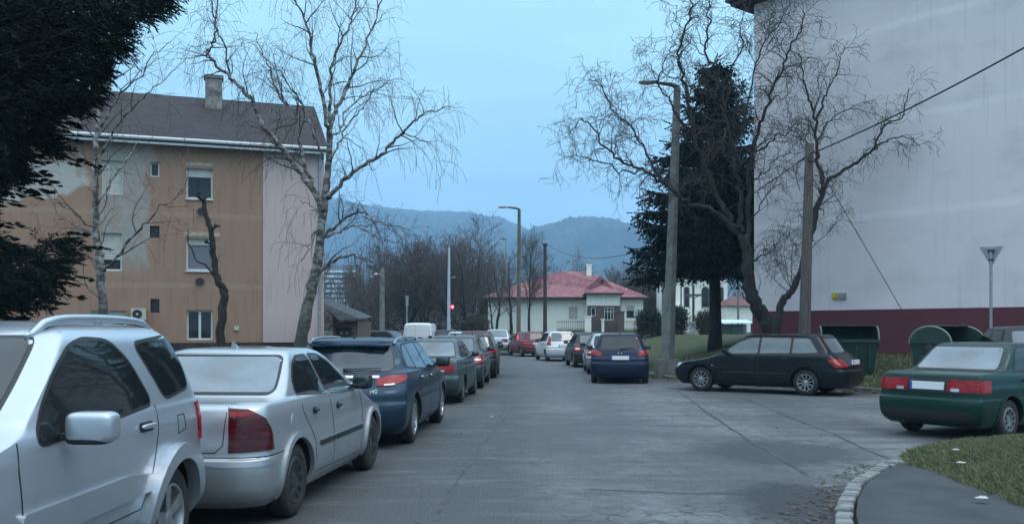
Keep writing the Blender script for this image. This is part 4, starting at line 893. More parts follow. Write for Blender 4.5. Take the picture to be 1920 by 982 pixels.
# porch roof: shallow hip below a triangular gable
gp = z2(540); x2, x3 = wp(1095, 78), wp(1170, 78); xm = (x2 + x3) / 2; pk = z2(527)
mb.add([(x2, -1.9, z2(549)), (x3, -1.9, z2(549)), (x3 - .3, .3, z2(549)), (x2 + .3, .3, z2(549)), (xm, -.2, z2(533))], [(0, 1, 4), (1, 2, 4), (3, 0, 4)]); mb.add([(x2, -1.9, z2(549)), (x3, -1.9, z2(549)), (x3, -1.9, z2(552)), (x2, -1.9, z2(552)), (x3, .2, z2(552)), (x2, .2, z2(552))], [(0, 3, 2, 1), (3, 5, 4, 2)], 1)
mb.add([(wp(1100, 80), .6, zz(540)), (wp(1152, 80), .6, zz(540)), (wp(1128, 80), .6, zz(515)), (wp(1128, 80), 3.8, zz(512))], [(0, 1, 2), (1, 3, 2), (0, 2, 3)])
ro = mb.build('roof', [M_TILE_RED, M_DARKPL], V)
mb = MB(); cx = wp(1104, 84); mb.box(cx - .22, cx + .22, 3.6, 4.1, rz1 - .6, zz(497, 84)); mb.box(cx - .27, cx + .27, 3.55, 4.15, zz(497, 84), zz(497, 84) + .08); mb.build('chimney', M_WHITEW, ro)
mb = MB(); ax = wp(1130, 80); mb.prism([(ax - .12, zz(531)), (ax + .12, zz(531)), (ax + .12, zz(525)), (ax, zz(521)), (ax - .12, zz(525))], .55, .50, lambda u, v_, w_: Vector((u, w_, v_))); mb.build('gable_vent', M_BLACK, V)
for x in (wp(1100, 79.9), wp(1163, 78.5)):
    mb = MB(); mb.tube([(x, -.1 if x < wp(1120, 79) else -1.5, 0), (x, -.1 if x < wp(1120, 79) else -1.5, eave - .1)], .05, 6); mb.build('downpipe', M_METAL, V)

# garden wall, gate posts and railings in front of the villa
F = empty('garden_fence', (0, 77.2, 1.05), 0, 'low garden fence with pale gate posts in front of the villa', 'fence')
mb = MB(); mb.box(wp(1045, 77), wp(1100, 77), 0, .2, -.6, .45); mb.box(wp(1170, 77), wp(1215, 77), 0, .2, -.6, .45); mb.build('low_wall', M_BRICK, F)
for px, hh, mm in ((1103, 1.55, M_WHITEW), (1131, 1.3, M_WHITEW), (1165, 1.95, M_BRICK)):
    mb = MB(); x = wp(px, 77); s = .27 if px != 1131 else .1; mb.box(x - s, x + s, -.05, .4, -.6, hh); mb.box(x - s - .06, x + s + .06, -.1, .45, hh, hh + .1); mb.build('gate_post', mm, F)
mb = MB()
for a, b_ in ((1045, 1098), (1108, 1128), (1134, 1160), (1171, 1215)):
    for zh in (.55, 1.15): mb.tube([(wp(a, 77), .1, zh), (wp(b_, 77), .1, zh)], .025, 5)
    n = int((wp(b_, 77) - wp(a, 77)) / .16)
    for k in range(n + 1): x = lerp(wp(a, 77), wp(b_, 77), k / max(1, n)); mb.tube([(x, .1, .3), (x, .1, 1.25)], .011, 4)
mb.build('railing', M_DARKMETAL, F)

# church-like hall and a small red-roofed house behind the spruce
Hc = empty('church_hall', (0, 78, 1.2), 0, 'white hall with tall arched windows seen under the spruce', 'building')
x0, x1 = wp(1262, 78), wp(1364, 78); zt = zz(515, 78)
def arch_poly(px0, px1, py0, py1, Y=78):
    a, b_ = wp(px0, Y), wp(px1, Y); r = (b_ - a) / 2; z0, z1 = zz(py1, Y), zz(py0, Y); return [(a, z0), (b_, z0)] + [((a + b_) / 2 + r * math.cos(t), z1 - r + r * math.sin(t)) for t in np.linspace(0, math.pi, 12)]
mb = MB(); mb.box(x0, x1, 0, 9, -1, zt); mb.box(x0, x1, -.06, -.001, -.5, zz(576, 78)); mb.box(wp(1262, 78), wp(1280, 78), -2.5, 0, -1, zz(577, 78)); mb.build('wall', M_WHITEW, Hc)
mb = MB(); mb.add([(x0 - .3, -.4, zt), (x1 + .3, -.4, zt), (x1 + .3, 9.4, zt), (x0 - .3, 9.4, zt), (x0 + 2, 4.5, zt + 2.2), (x1 - 2, 4.5, zt + 2.2)], [(0, 1, 5, 4), (1, 2, 5), (2, 3, 4, 5), (3, 0, 4), (3, 2, 1, 0)]); mb.build('roof', M_TILE_RED, Hc)
for a, b_ in ((1283, 1292), (1316, 1329), (1346, 1356)):
    mb = MB(); mb.prism(arch_poly(a, b_, 538, 576), -.012, .0, lambda u, v_, w_: Vector((u, w_, v_))); mb.prism(arch_poly(a - 1.6, b_ + 1.6, 536.5, 577), -.006, .0, lambda u, v_, w_: Vector((u, w_, v_)), 1); mb.box(wp(a - 2, 78), wp(b_ + 2, 78), -.12, -.013, zz(578, 78), zz(576.5, 78), m=1); mb.build('arched_window', [M_PANE, mat('window_surround', (.35, .33, .30), .9)], Hc)
Sh = empty('cottage', (0, 72, 1.1), 0, 'small pale cottage with a dull red roof, half hidden by the grey block', 'house')
s2 = lambda py: CAMH - (py - HZ) / FPX * 72 - 1.1
a, b_ = wp(1362, 72), wp(1422, 72); mb = MB(); mb.box(a, b_, 0, 5, -.8, s2(573)); mb.build('wall', M_WHITEW, Sh); mb = MB(); e = s2(573); mb.add([(a - .2, -.3, e), (b_ + .2, -.3, e), (b_ + .2, 5.3, e), (a - .2, 5.3, e), (a + 1.1, 2.5, s2(553)), (b_ - .4, 2.5, s2(553))], [(0, 1, 5, 4), (1, 2, 5), (2, 3, 4, 5), (3, 0, 4), (3, 2, 1, 0)]); mb.build('roof', tiles('dull_red_tiles', (.17, .07, .065), (.12, .055, .05), 4), Sh)
# low shelter with a pale blue sheet roof
Ss = empty('bus_shelter', (0, 62, 1.0), 0, 'low glazed shelter with a pale blue sheet roof behind the lawn', 'shelter')
s3 = lambda py: CAMH - (py - HZ) / FPX * 62 - 1.0
a, b_ = wp(1351, 62), wp(1412, 62); mb = MB(); mb.add([(a, -.3, s3(605)), (b_, -.3, s3(605)), (b_, 1.6, s3(600) + .05), (a, 1.6, s3(600) + .05), (a, -.3, s3(606)), (b_, -.3, s3(606)), (b_, 1.6, s3(601)), (a, 1.6, s3(601))], [(0, 1, 2, 3), (7, 6, 5, 4), (0, 4, 5, 1), (0, 3, 7, 4), (1, 5, 6, 2)]); mb.build('roof', mat('pale_blue_sheet', (.55, .66, .68), .4), Ss)
mb = MB(); mb.box(a + .1, b_ - .1, 1.3, 1.35, -.5, s3(607)); mb.build('panel', mat('grey_panel', (.2, .24, .24), .4), Ss)
for k in range(4): x = lerp(a + .12, b_ - .12, k / 3); mb = MB(); mb.box(x - .05, x + .05, -.1, 0, -.5, s3(606) - .01); mb.build('post', M_DARKMETAL, Ss)

# far apartment tower with white balcony bands
T = empty('tower_block', (0, 520, 0), 0, 'distant grey tower block with white balcony bands', 'apartment building')
tz = lambda py: CAMH - (py - HZ) / FPX * 520
for (pa, pb) in ((596, 672), (686, 706)):
    a, b_ = wp(pa, 520), wp(pb, 520); mb = MB(); mb.box(a, b_, 0, 14, 0, tz(497)); mb.build('wall', mat('grey_tower_render', (.13, .14, .16), .9), T)
    for k in range(9):
        z = tz(511 + k * 9.1); mb = MB(); mb.box(a + 3, b_ - 1, -1.6, -.01, z, z + 1.25); mb.build('balcony_band', mat('white_balcony', (.75, .77, .8), .6), T)

# low concrete wall and path along the cross street on the far left
mb = MB(); mb.box(-60, wp(905, 70), 70, 70.3, .4, 1.42); tag(mb.build('low_wall', M_CONC), 'low weathered concrete wall along the cross street', 'wall')
mb = MB(); mb.add([(-60, 64.8, .80), (-3, 64.8, .80), (-3, 67.5, 1.02), (-60, 67.5, 1.02)], [(0, 1, 2, 3)]); tag(mb.build('pavement', mat('paving', (.16, .17, .165), .9, var=.3, vscale=1)), kind='structure')
# ------------------------------------------------------------ the parked vehicles
P_SILVER = paint('silver_paint', (0.49, 0.53, 0.58), .68, .34, .28)
P_SILVERW = paint('warm_silver_paint', (0.45, 0.47, 0.49), .66, .35, .32)
P_SILVER2 = paint('silver_paint_worn', (0.42, 0.44, 0.47), .75, .38, .35)
P_WHITE = paint('white_paint', (0.72, 0.73, 0.74), 0, .4, .35)
P_BLUE = paint('slate_blue_paint', (0.013, 0.036, 0.066), .5, .26, .06)
P_TEAL = paint('grey_green_paint', (0.07, 0.095, 0.10), .7, .33, .22)
P_GREY = paint('dark_grey_paint', (0.022, 0.025, 0.028), .3, .35, .25)
P_GREEN = paint('dark_green_paint', (0.0005, 0.032, 0.024), .15, .3, .05)
P_BLACKG = paint('black_green_paint', (0.001, 0.004, 0.008), .0, .3, .02)
P_NAVY = paint('navy_paint', (0.002, 0.009, 0.04), .1, .3, .06)
P_RED = paint('dark_red_paint', (0.17, 0.018, 0.03), .2, .38, .35)
P_MAROON = paint('maroon_paint', (0.11, 0.02, 0.028), .2, .38, .35)
CARS = 'cars parked along the street'

def root_of(name, label, cat='car', group=CARS): return empty(name, label=label, cat=cat, group=group)

# 1 the silver off-roader, nose towards the camera -------------------------------
L = 3.78; W = 1.735; h = W / 2
rows = [(.33, .16, 3.60, h * .86, .2, .2, .05, .14), (.42, .05, 3.70, h * .93, .2, .2, .06, .16), (.52, .0, 3.77, h * .955, .2, .25, .06, .18), (.68, .0, 3.78, h * .975, .2, .28, .06, .2), (.74, .03, 3.76, h * .98, .2, .3, .06, .2),
        (.84, .05, 3.70, h * .985, .2, .34, .06, .2), (.95, .06, 3.52, h * .985, .2, .36, .06, .2), (1.02, .07, 3.2, h * .975, .2, .34, .06, .18), (1.08, .08, 2.88, h * .96, .19, .28, .06, .16), (1.12, .09, 2.70, h * .94, .18, .2, .06, .15),
        (1.17, .11, 2.62, h * .925, .18, .18, .06, .14), (1.32, .18, 2.38, h * .875, .17, .16, .06, .13), (1.46, .27, 2.18, h * .82, .17, .16, .06, .12), (1.545, .33, 2.06, h * .775, .17, .17, .06, .11), (1.59, .37, 1.96, h * .71, .18, .2, .05, .1), (1.62, .50, 1.80, h * .6, .2, .2, .05, .08), (1.645, .85, 1.45, h * .35, .2, .2, .03, .04), (1.65, 1.05, 1.25, h * .1, .05, .05, 0, 0)]
c = Car(rows, L, (.74, 3.02), .345, .40)
t = root_of('off_road_car', 'small silver three-door off-road car with roof rails, nose towards us at the lower left corner')
finish(c, t, dict(
    side_glass=[[(1.06, 1.135), (2.44, 1.045), (2.32, 1.20), (2.10, 1.37), (1.86, 1.50), (1.66, 1.535), (1.38, 1.52), (1.22, 1.40)], [(.36, 1.20), (.82, 1.15), (1.05, 1.50), (.43, 1.54)]],
    side_mat=M_GLASS, gr=.07, rear_glass=[(-.56, 1.17), (.56, 1.17), (.5, 1.5), (-.5, 1.5)], windscreen=[(-.66, 1.16), (.66, 1.16), (.56, 1.545), (-.56, 1.545)], rear_mat=M_GLASS,
    seams=[[(2.60, 1.12), (2.62, .95), (2.56, .62), (2.50, .50)], [(1.02, 1.12), (1.04, .98), (1.12, .70), (1.24, .50)], [(1.24, .50), (2.5, .50)], [(2.62, 1.12), (3.0, 1.05)], [(.70, 1.02), (.58, 1.02), (.56, .92), (.70, .90), (.70, 1.02)]],
    more=[lambda mb: [c.patch(mb, rpoly([(1.02, .60), (2.62, .585), (2.60, .74), (1.5, .745), (1.1, .70)], .03), m, .022, .02, .08, 0) for m in ('L', 'R')], lambda mb: c.patch(mb, rpoly([(-.45, .5), (.45, .5), (.45, .62), (-.45, .62)], .03), 'F', .004, .01, .06, 3)],
    lip=.07, lipw=.10, lipa0=-22, lipa1=205, grille=[(-.38, .80), (.38, .80), (.38, .92), (-.38, .92)], head=[[(4, .80), (50, .82), (56, .93), (10, .93)]],
    tail=[('W', [(22, .80), (68, .82), (66, 1.08), (26, 1.10)], M_RED, 'tail_light')], handles=[(1.22, 1.0, .10)], rim='alloy5', ww=.235, plate=(0, .58, 0), mirror=(2.22, 1.055, (.122, .075, .080), None), rails=(.42, 1.95, .53, .045, P_SILVER), rail_r=.026), P_SILVER)
mb = MB(); c.patch(mb, rpoly([(2.92, .80), (3.00, .80), (3.00, .87), (2.92, .87)], .02), 'L', .006); mb.build('wing_badge', M_CHROME, t, smooth=30)
mb = MB(); c.patch(mb, rpoly([(2.93, .90), (3.03, .90), (3.03, .93), (2.93, .93)], .02), 'L', .006); mb.build('wing_badge', M_CHROME, t, smooth=30)
place(t, -3.07, 6.80, 181)

# 2 the silver saloon -------------------------------------------------------------
rows = sedan_rows(4.25, 1.71, 1.43, .70, 3.10, 1.28, 2.36, 0, 1.005, .95)
c = Car(rows, 4.25, (.86, 3.46), .312, .365)
t = root_of('saloon_car', 'silver saloon with dark red tail lights and a roof fin, behind the off-road car')
ST = dict(
    side_glass=[[(1.05, 1.04), (1.80, 1.0), (1.78, 1.34), (1.50, 1.335), (1.30, 1.27), (1.12, 1.14)], [(1.87, .998), (2.72, .97), (2.63, 1.04), (2.35, 1.25), (2.12, 1.335), (1.86, 1.345)]],
    rear_glass=[(-.64, 1.06), (.64, 1.06), (.54, 1.345), (-.54, 1.345)], rear_mat=M_GLASS_MIST, windscreen=[(-.62, 1.04), (.62, 1.04), (.53, 1.33), (-.53, 1.33)],
    seams=[[(1.83, 1.0), (1.86, .6), (1.86, .30)], [(1.03, 1.02), (1.04, .88), (1.28, .62), (1.33, .33)], [(2.90, .96), (2.96, .70), (2.90, .30)], [(1.35, .31), (2.90, .29)], [(.13, .60), (.52, .605)], [(3.8, .60), (4.05, .6)]],
    more=[lambda mb: [c.patch(mb, [(1.42, .535), (1.89, .535), (1.89, .58), (1.42, .58)], m, .012, .01, .1, 3) or c.patch(mb, [(1.94, .535), (2.88, .535), (2.88, .58), (1.94, .58)], m, .012, .01, .1, 3) for m in ('L', 'R')],
          lambda mb: [c.patch(mb, [(a, .535), (b, .535), (b, .575), (a, .575)], m, .010, .01, .1, 0) for m in ('WL', 'WR') for a, b in ((0, 80),)], lambda mb: c.patch(mb, [(-.5, .545), (.5, .545), (.5, .575), (-.5, .575)], 'B', .010, .01, .1, 0)],
    wrap_seams=[[(0, .605), (84, .605)]], rear_seams=[[(-.52, .99), (-.50, .70), (-.44, .64), (.44, .64), (.50, .70), (.52, .99)], [(-.55, .605), (.55, .605)]],
    rear_dark=[rpoly([(-.30, .70), (.30, .70), (.30, .86), (-.30, .86)], .03)], lip=.02, lipw=.045, handle_mat=M_BLACK,
    tail=[('W', [(16, .64), (68, .65), (64, .80), (54, .90), (38, .97), (19, .98)], M_REDDARK, 'tail_light'), ('W', [(19, .925), (50, .905), (40, .955), (20, .97)], M_RED, 'tail_light_strip')],
    head=[[(8, .60), (60, .64), (66, .72), (14, .70)]], grille=[(-.3, .60), (.3, .60), (.3, .68), (-.3, .68)], handles=[(1.34, .86, .055), (2.06, .845, .055)], rim='dark', ww=.2, plate=(0, .78, 0), fin=(0, 1.55), mirror=(2.66, 1.0, (.10, .06, .075), M_BLACK), exhaust=(-.45, .1, .22))
finish(c, t, ST, P_SILVERW)
mb = MB(); A = [2 * math.pi * k / 20 for k in range(20)]; c.patch(mb, [(.80 + .075 * math.cos(a), .80 + .085 * math.sin(a)) for a in A], 'R', .0035); mb.build('filler_flap', P_SILVER, t, smooth=30)
place(t, -2.74, 6.98, 5.5)

# 3 the blue estate ------------------------------------------------------------
rows = hatch_rows(4.77, 1.82, 1.475, 1.0, 3.45, .40, .80, 2.75, .3, .16, 1, .05)
c = Car(rows, 4.77, (.98, 3.75), .335, .385)
t = root_of('estate_car', 'slate blue estate car with roof rails, chrome tailgate strip and bright red tail lights')
finish(c, t, dict(
    side_glass=[[(.80, 1.08), (1.32, 1.04), (1.34, 1.37), (1.12, 1.355), (.95, 1.27)], [(1.38, 1.04), (2.18, 1.01), (2.14, 1.385), (1.38, 1.375)], [(2.24, 1.01), (3.24, .99), (3.12, 1.06), (2.80, 1.27), (2.5, 1.37), (2.22, 1.385)]],
    rear_glass=[(-.66, 1.04), (-.30, 1.01), (.30, 1.01), (.66, 1.04), (.60, 1.26), (.54, 1.35), (-.54, 1.35), (-.60, 1.26)], rear_mat=mat('dusty_dark_glass', (.02, .03, .042), .10, coat=.5, var=.5), rgr=.07, windscreen=[(-.66, 1.04), (.66, 1.04), (.56, 1.38), (-.56, 1.38)],
    seams=[[(2.20, 1.0), (2.22, .5), (2.2, .30)], [(1.34, 1.03), (1.30, .8), (1.46, .62), (1.50, .32)], [(3.20, .97), (3.24, .6), (3.16, .30)], [(1.5, .31), (3.16, .29)]],
    rear_seams=[[(-.62, 1.0), (-.58, .62), (-.50, .52), (.50, .52), (.58, .62), (.62, 1.0)]], lip=.01, lipw=.03,
    rear_dark=[rpoly([(-.6, .22), (.6, .22), (.55, .34), (-.55, .34)], .03)],
    tail=[('W', [(2, .84), (30, .83), (60, .90), (66, .97), (30, .97), (0, .93)], M_RED, 'tail_light'), ('W', [(16, .835), (38, .85), (36, .862), (16, .858)], M_CLEAR, 'reversing_light')],
    head=[[(10, .62), (60, .66), (72, .76), (16, .72)]], grille=[(-.35, .50), (.35, .50), (.35, .70), (-.35, .70)], handles=[(1.52, .90, .09), (2.36, .885, .09)], handle_mat=M_CHROME, rim='alloy10', ww=.215, plate=(0, .74, 0), antenna=(0, 1.02, .16, .4), wiper=(0, 1.03, .50, 1.045), mirror=(3.10, 1.02, (.11, .07, .08), M_BLACK),
    rails=(.9, 2.75, .60, .05, M_METAL), exhaust=(.5, .1, .24)), P_BLUE)
mb = MB(); c.patch(mb, [(-.50, .935), (.50, .935), (.50, .965), (-.50, .965)], 'B', .014); mb.build('chrome_strip', M_CHROME, t, smooth=30)
# roof spoiler over the glass
mb = MB(); pts = [(-.56, .98), (.56, .98), (.55, .74), (.50, .67), (.3, .63), (-.3, .63), (-.50, .67), (-.55, .74)]
mb.prism([(u, v) for u, v in pts], 1.385, 1.408, lambda u, v, w_: Vector((u, v, w_ - (0.80 - v) * .10 - .03 * (u / .56) ** 2))); mb.build('roof_spoiler', P_BLUE, t, smooth=30)
cu = bpy.data.curves.new('badge_text', 'FONT'); cu.body = 'i40'; cu.size = .085; cu.extrude = .003; ob = bpy.data.objects.new('badge', cu); COL.objects.link(ob)
dg = bpy.context.evaluated_depsgraph_get(); me = bpy.data.meshes.new_from_object(ob.evaluated_get(dg)); bpy.data.objects.remove(ob)
h1 = c.proj('B', .42, .77)[0]; h2 = c.proj('B', .57, .77)[0]; hit = h1; ob = bpy.data.objects.new('badge', me); COL.objects.link(ob); me.materials.clear(); me.materials.append(M_PLATE); ob.parent = t; ob.location = (.42, hit.y - .018, .745); ob.rotation_euler = (rad(90), 0, math.atan2(h2.y - h1.y, .15))
place(t, -2.30, 11.85, 3.5)

# generic saloon / hatchback builders for the rest ------------------------------------
def saloon(name, label, pm, boxy=.8, L=4.18, W=1.68, H=1.385, rim='steel', mist=M_GLASS_MIST, tail=None, plate=(0, .78, 0), **kw):
    rows = sedan_rows(L, W, H, .78, 3.05 * L / 4.18, 1.25, 2.36 * L / 4.18, boxy, .955, None); cc = Car(rows, L, (.86, .86 + 2.45 * L / 4.18), .29, .345); t = root_of(name, label)
    k = L / 4.18; dz = H - 1.385
    f = dict(side_glass=[[(1.12, .99), (1.80, .97), (1.80, 1.30 + dz), (1.45, 1.30 + dz), (1.30, 1.25)], [(1.86, .97), (2.72 * k, .945), (2.58 * k, 1.06), (2.30 * k, 1.29 + dz), (1.86, 1.30 + dz)]],
        rear_glass=[(-.62, 1.00), (.62, 1.00), (.53, 1.30 + dz), (-.53, 1.30 + dz)], rear_mat=mist, windscreen=[(-.6, 1.0), (.6, 1.0), (.52, 1.28 + dz), (-.52, 1.28 + dz)],
        seams=[[(1.83, .96), (1.84, .6), (1.82, .30)], [(1.10, .97), (1.08, .85), (1.26, .6), (1.3, .32)], [(2.82 * k, .93), (2.86 * k, .6), (2.82 * k, .30)], [(1.3, .31), (2.82 * k, .30)]],
        rear_seams=[[(-.56, .93), (-.54, .64), (.54, .64), (.56, .93)]], lip=.012, lipw=.03,
        tail=tail or [('B', [(.34, .68), (.70, .68), (.70, .86), (.36, .86)], M_RED, 'tail_light', .02), ('B', [(.36, .69), (.50, .69), (.50, .735), (.36, .735)], M_CLEAR, 'reversing_light', .01)],
        head=[[(8, .58), (60, .60), (62, .69), (12, .69)]], grille=[(-.35, .58), (.35, .58), (.35, .68), (-.35, .68)], handles=[(1.28, .84, .06), (2.0, .83, .06)], handle_mat=M_BLACK, rim=rim, ww=.18, plate=plate, mirror=(2.55 * k, .96, (.085, .05, .06), M_BLACK), exhaust=(-.4, .12, .22))
    f.update(kw); finish(cc, t, f, pm); return t, cc
def hatch(name, label, pm, L=3.85, W=1.66, H=1.44, rgy=.22, ra=.52, style=0, glassm=M_GLASS, rim='steel', **kw):
    k = L / 3.85; dz = H - 1.44; rows = hatch_rows(L, W, H, .93, 2.80 * k, rgy, ra, 2.15 * k, .22, .09, 1, .05); cc = Car(rows, L, (.66, .66 + 2.44 * k), .29, .345); t = root_of(name, label)
    f = dict(side_glass=[[(.62 + rgy * .6, 1.0), (1.50 * k, .985), (1.50 * k, 1.34 + dz), (.95, 1.33 + dz), (.80, 1.22)], [(1.56 * k, .985), (2.52 * k, .96), (2.36 * k, 1.10), (2.08 * k, 1.30 + dz), (1.56 * k, 1.34 + dz)]],
        rear_glass=[(-.56, 1.0), (.56, 1.0), (.50, 1.33 + dz), (-.50, 1.33 + dz)], rear_mat=glassm, windscreen=[(-.6, .99), (.6, .99), (.52, 1.32 + dz), (-.52, 1.32 + dz)],
        seams=[[(1.53 * k, .98), (1.54 * k, .5), (1.5 * k, .30)], [(2.6 * k, .93), (2.64 * k, .6), (2.58 * k, .30)], [(.62 + rgy * .6, .98), (.95, .7), (1.05, .32)], [(1.05, .31), (2.58 * k, .3)]],
        rear_seams=[[(-.54, .95), (-.52, .58), (.52, .58), (.54, .95)]], wrap_seams=[[(0, .56), (70, .56)]], lip=.012, lipw=.03, handles=[(1.1, .86, .07), (1.75 * k, .85, .07)], handle_mat=M_BLACK,
        head=[[(8, .58), (60, .62), (66, .72), (14, .70)]], grille=[(-.35, .5), (.35, .5), (.35, .66), (-.35, .66)], rim=rim, ww=.18, plate=(0, .76, 0), mirror=(2.42 * k, .97, (.09, .055, .065), M_BLACK), antenna=(0, ra + .2, .28, .6), wiper=(0, 1.0, .38, 1.04))
    if style == 0: f['tail'] = [('W', [(20, .66), (58, .66), (54, .92), (24, .92)], M_RED, 'tail_light'), ('W', [(26, .75), (50, .75), (50, .80), (26, .80)], M_CLEAR, 'reversing_light')]
    if style == 1: f['tail'] = [('W', [(30, .78), (64, .78), (60, 1.10), (52, 1.24), (46, 1.24), (36, 1.02)], M_RED, 'tail_light')]
    if style == 2: f['tail'] = [('W', [(14, .80), (66, .86), (72, .98), (40, .97), (16, .90)], M_RED, 'tail_light')]
    f.update(kw); finish(cc, t, f, pm); return t, cc

t, cc = saloon('saloon_car', 'grey-green boxy saloon with wide red tail lights, fourth car of the left row', P_TEAL, .9, rim='steel'); place(t, -1.92, 19.0, 4)
t, cc = hatch('hatchback_car', 'grey liftback with misted rear glass and an aerial, fifth car of the left row', P_TEAL, L=4.3, W=1.70, H=1.43, rgy=.34, ra=.85, glassm=M_GLASS_MIST, style=0); place(t, -1.60, 23.9, 1.8)
t, cc = hatch('hatchback_car', 'dark grey hatchback with misted rear glass, sixth car of the left row', P_GREY, L=3.95, rgy=.18, glassm=M_GLASS_MIST, style=2); place(t, -1.30, 28.9, 1)
t, cc = hatch('hatchback_car', 'maroon hatchback showing only its roof and pillars, last of the left row', P_MAROON, L=3.9, H=1.52, rgy=.18, glassm=M_GLASS_MIST, style=2); place(t, -1.42, 34.3, 1)
t, cc = hatch('hatchback_car', 'navy blue hatchback with a black rear window, nearest car of the right row', P_NAVY, L=4.2, W=1.75, H=1.47, rgy=.20, ra=.45, style=2, rim='alloy5'); 
mb = MB(); 
for zz in (0, .035): mb.prism([(-.055, .0), (0, .04), (.055, 0), (.055, .016), (0, .056), (-.055, .016)], -.01, .004, lambda u, v, w_, zz=zz: Vector((u, cc.proj('B', u, .90 + v + zz)[0].y + w_, .88 + v + zz)))
mb.build('tailgate_emblem', M_CHROME, t); place(t, 3.12, 26.2, 6)
t, cc = hatch('hatchback_car', 'pale silver hatchback almost hidden behind the navy blue hatchback', P_SILVER2, L=3.9, style=0); place(t, 3.42, 31.4, 2)
t, cc = hatch('hatchback_car', 'dark grey hatchback with misted rear glass, between silver and white hatchbacks', P_GREY, L=4.2, W=1.70, rgy=.36, ra=.8, glassm=M_GLASS_MIST, style=0); place(t, 3.38, 37.0, -3)
t, cc = hatch('hatchback_car', 'white hatchback with tall narrow red tail lights on its pillars', P_WHITE, L=3.85, style=1, H=1.48, glassm=M_GLASS_MIST); place(t, 2.55, 44.3, -9.5)
t, cc = hatch('hatchback_car', 'bright red hatchback with dark rear window, farthest car of the right row', P_RED, L=3.9, style=2, glassm=M_GLASS); place(t, 1.42, 51.5, -15)
t, cc = saloon('saloon_car', 'silver saloon far down the street with its boot towards us', P_SILVER, .3, L=4.5, W=1.75, H=1.45, mist=M_GLASS_MIST); place(t, -.98, 55.0, 3, .12)
t, cc = hatch('hatchback_car', 'small dark grey car just right of the white van', P_GREY, style=0, glassm=M_GLASS); place(t, -3.75, 50.3, 4, .1)
t, cc = hatch('hatchback_car', 'small pale silver car parked right of the dark one by the van', P_SILVER, style=0, glassm=M_GLASS); place(t, -2.75, 46.4, 4, .02)
t, cc = saloon('saloon_car', 'dark saloon parked side-on left of the white van', P_GREY, .4, L=4.4, H=1.42, mist=M_GLASS, side_mat=M_GLASS); place(t, -5.0, 47.2, -74, .1)

# the white van
rows = [(.22, .12, 4.0, .74, .12, .2, .03, .15), (.32, .02, 4.12, .82, .12, .25, .03, .18), (.50, .0, 4.15, .835, .12, .3, .03, .2), (.75, .03, 4.0, .835, .12, .3, .03, .2), (.95, .04, 3.5, .83, .12, .28, .03, .16), (1.08, .05, 3.15, .82, .12, .2, .03, .12), (1.3, .08, 2.95, .80, .12, .18, .03, .1), (1.6, .12, 2.66, .765, .13, .18, .03, .1), (1.72, .15, 2.5, .73, .15, .2, .03, .08), (1.79, .22, 2.3, .66, .18, .2, .03, .06), (1.825, .5, 2.0, .4, .2, .2, .02, .04), (1.83, 1.0, 1.6, .1, .05, .05, 0, 0)]
c = Car(rows, 4.15, (.7, 3.3), .30, .355); t = root_of('delivery_van', 'small white panel van with windowless rear doors', 'van')
finish(c, t, dict(side_glass=[[(2.15, 1.12), (2.95, 1.10), (2.60, 1.55), (2.15, 1.57)]], windscreen=[(-.66, 1.15), (.66, 1.15), (.6, 1.6), (-.6, 1.6)], rear_seams=[[(-.66, 1.68), (-.7, .45), (.7, .45), (.66, 1.68), (-.66, 1.68)], [(-.12, 1.7), (-.12, .45)]],
    tail=[('W', [(26, .8), (60, .8), (58, 1.12), (28, 1.12)], M_REDDARK, 'tail_light')], head=[[(8, .62), (60, .66), (64, .8), (12, .78)]], seams=[[(2.1, 1.6), (2.1, .35)], [(3.02, 1.1), (3.05, .35)]], rim='steel', plate=(.3, .78, 0), mirror=(2.85, 1.15, (.1, .06, .1), M_BLACK), handles=[(2.3, .98, .07)], handle_mat=M_BLACK,
    rear_dark=[rpoly([(.02, .98), (.3, .98), (.3, 1.03), (.02, 1.03)], .01)], rear_glass=None), P_WHITE)
place(t, -5.17, 49.4, 2, .1)

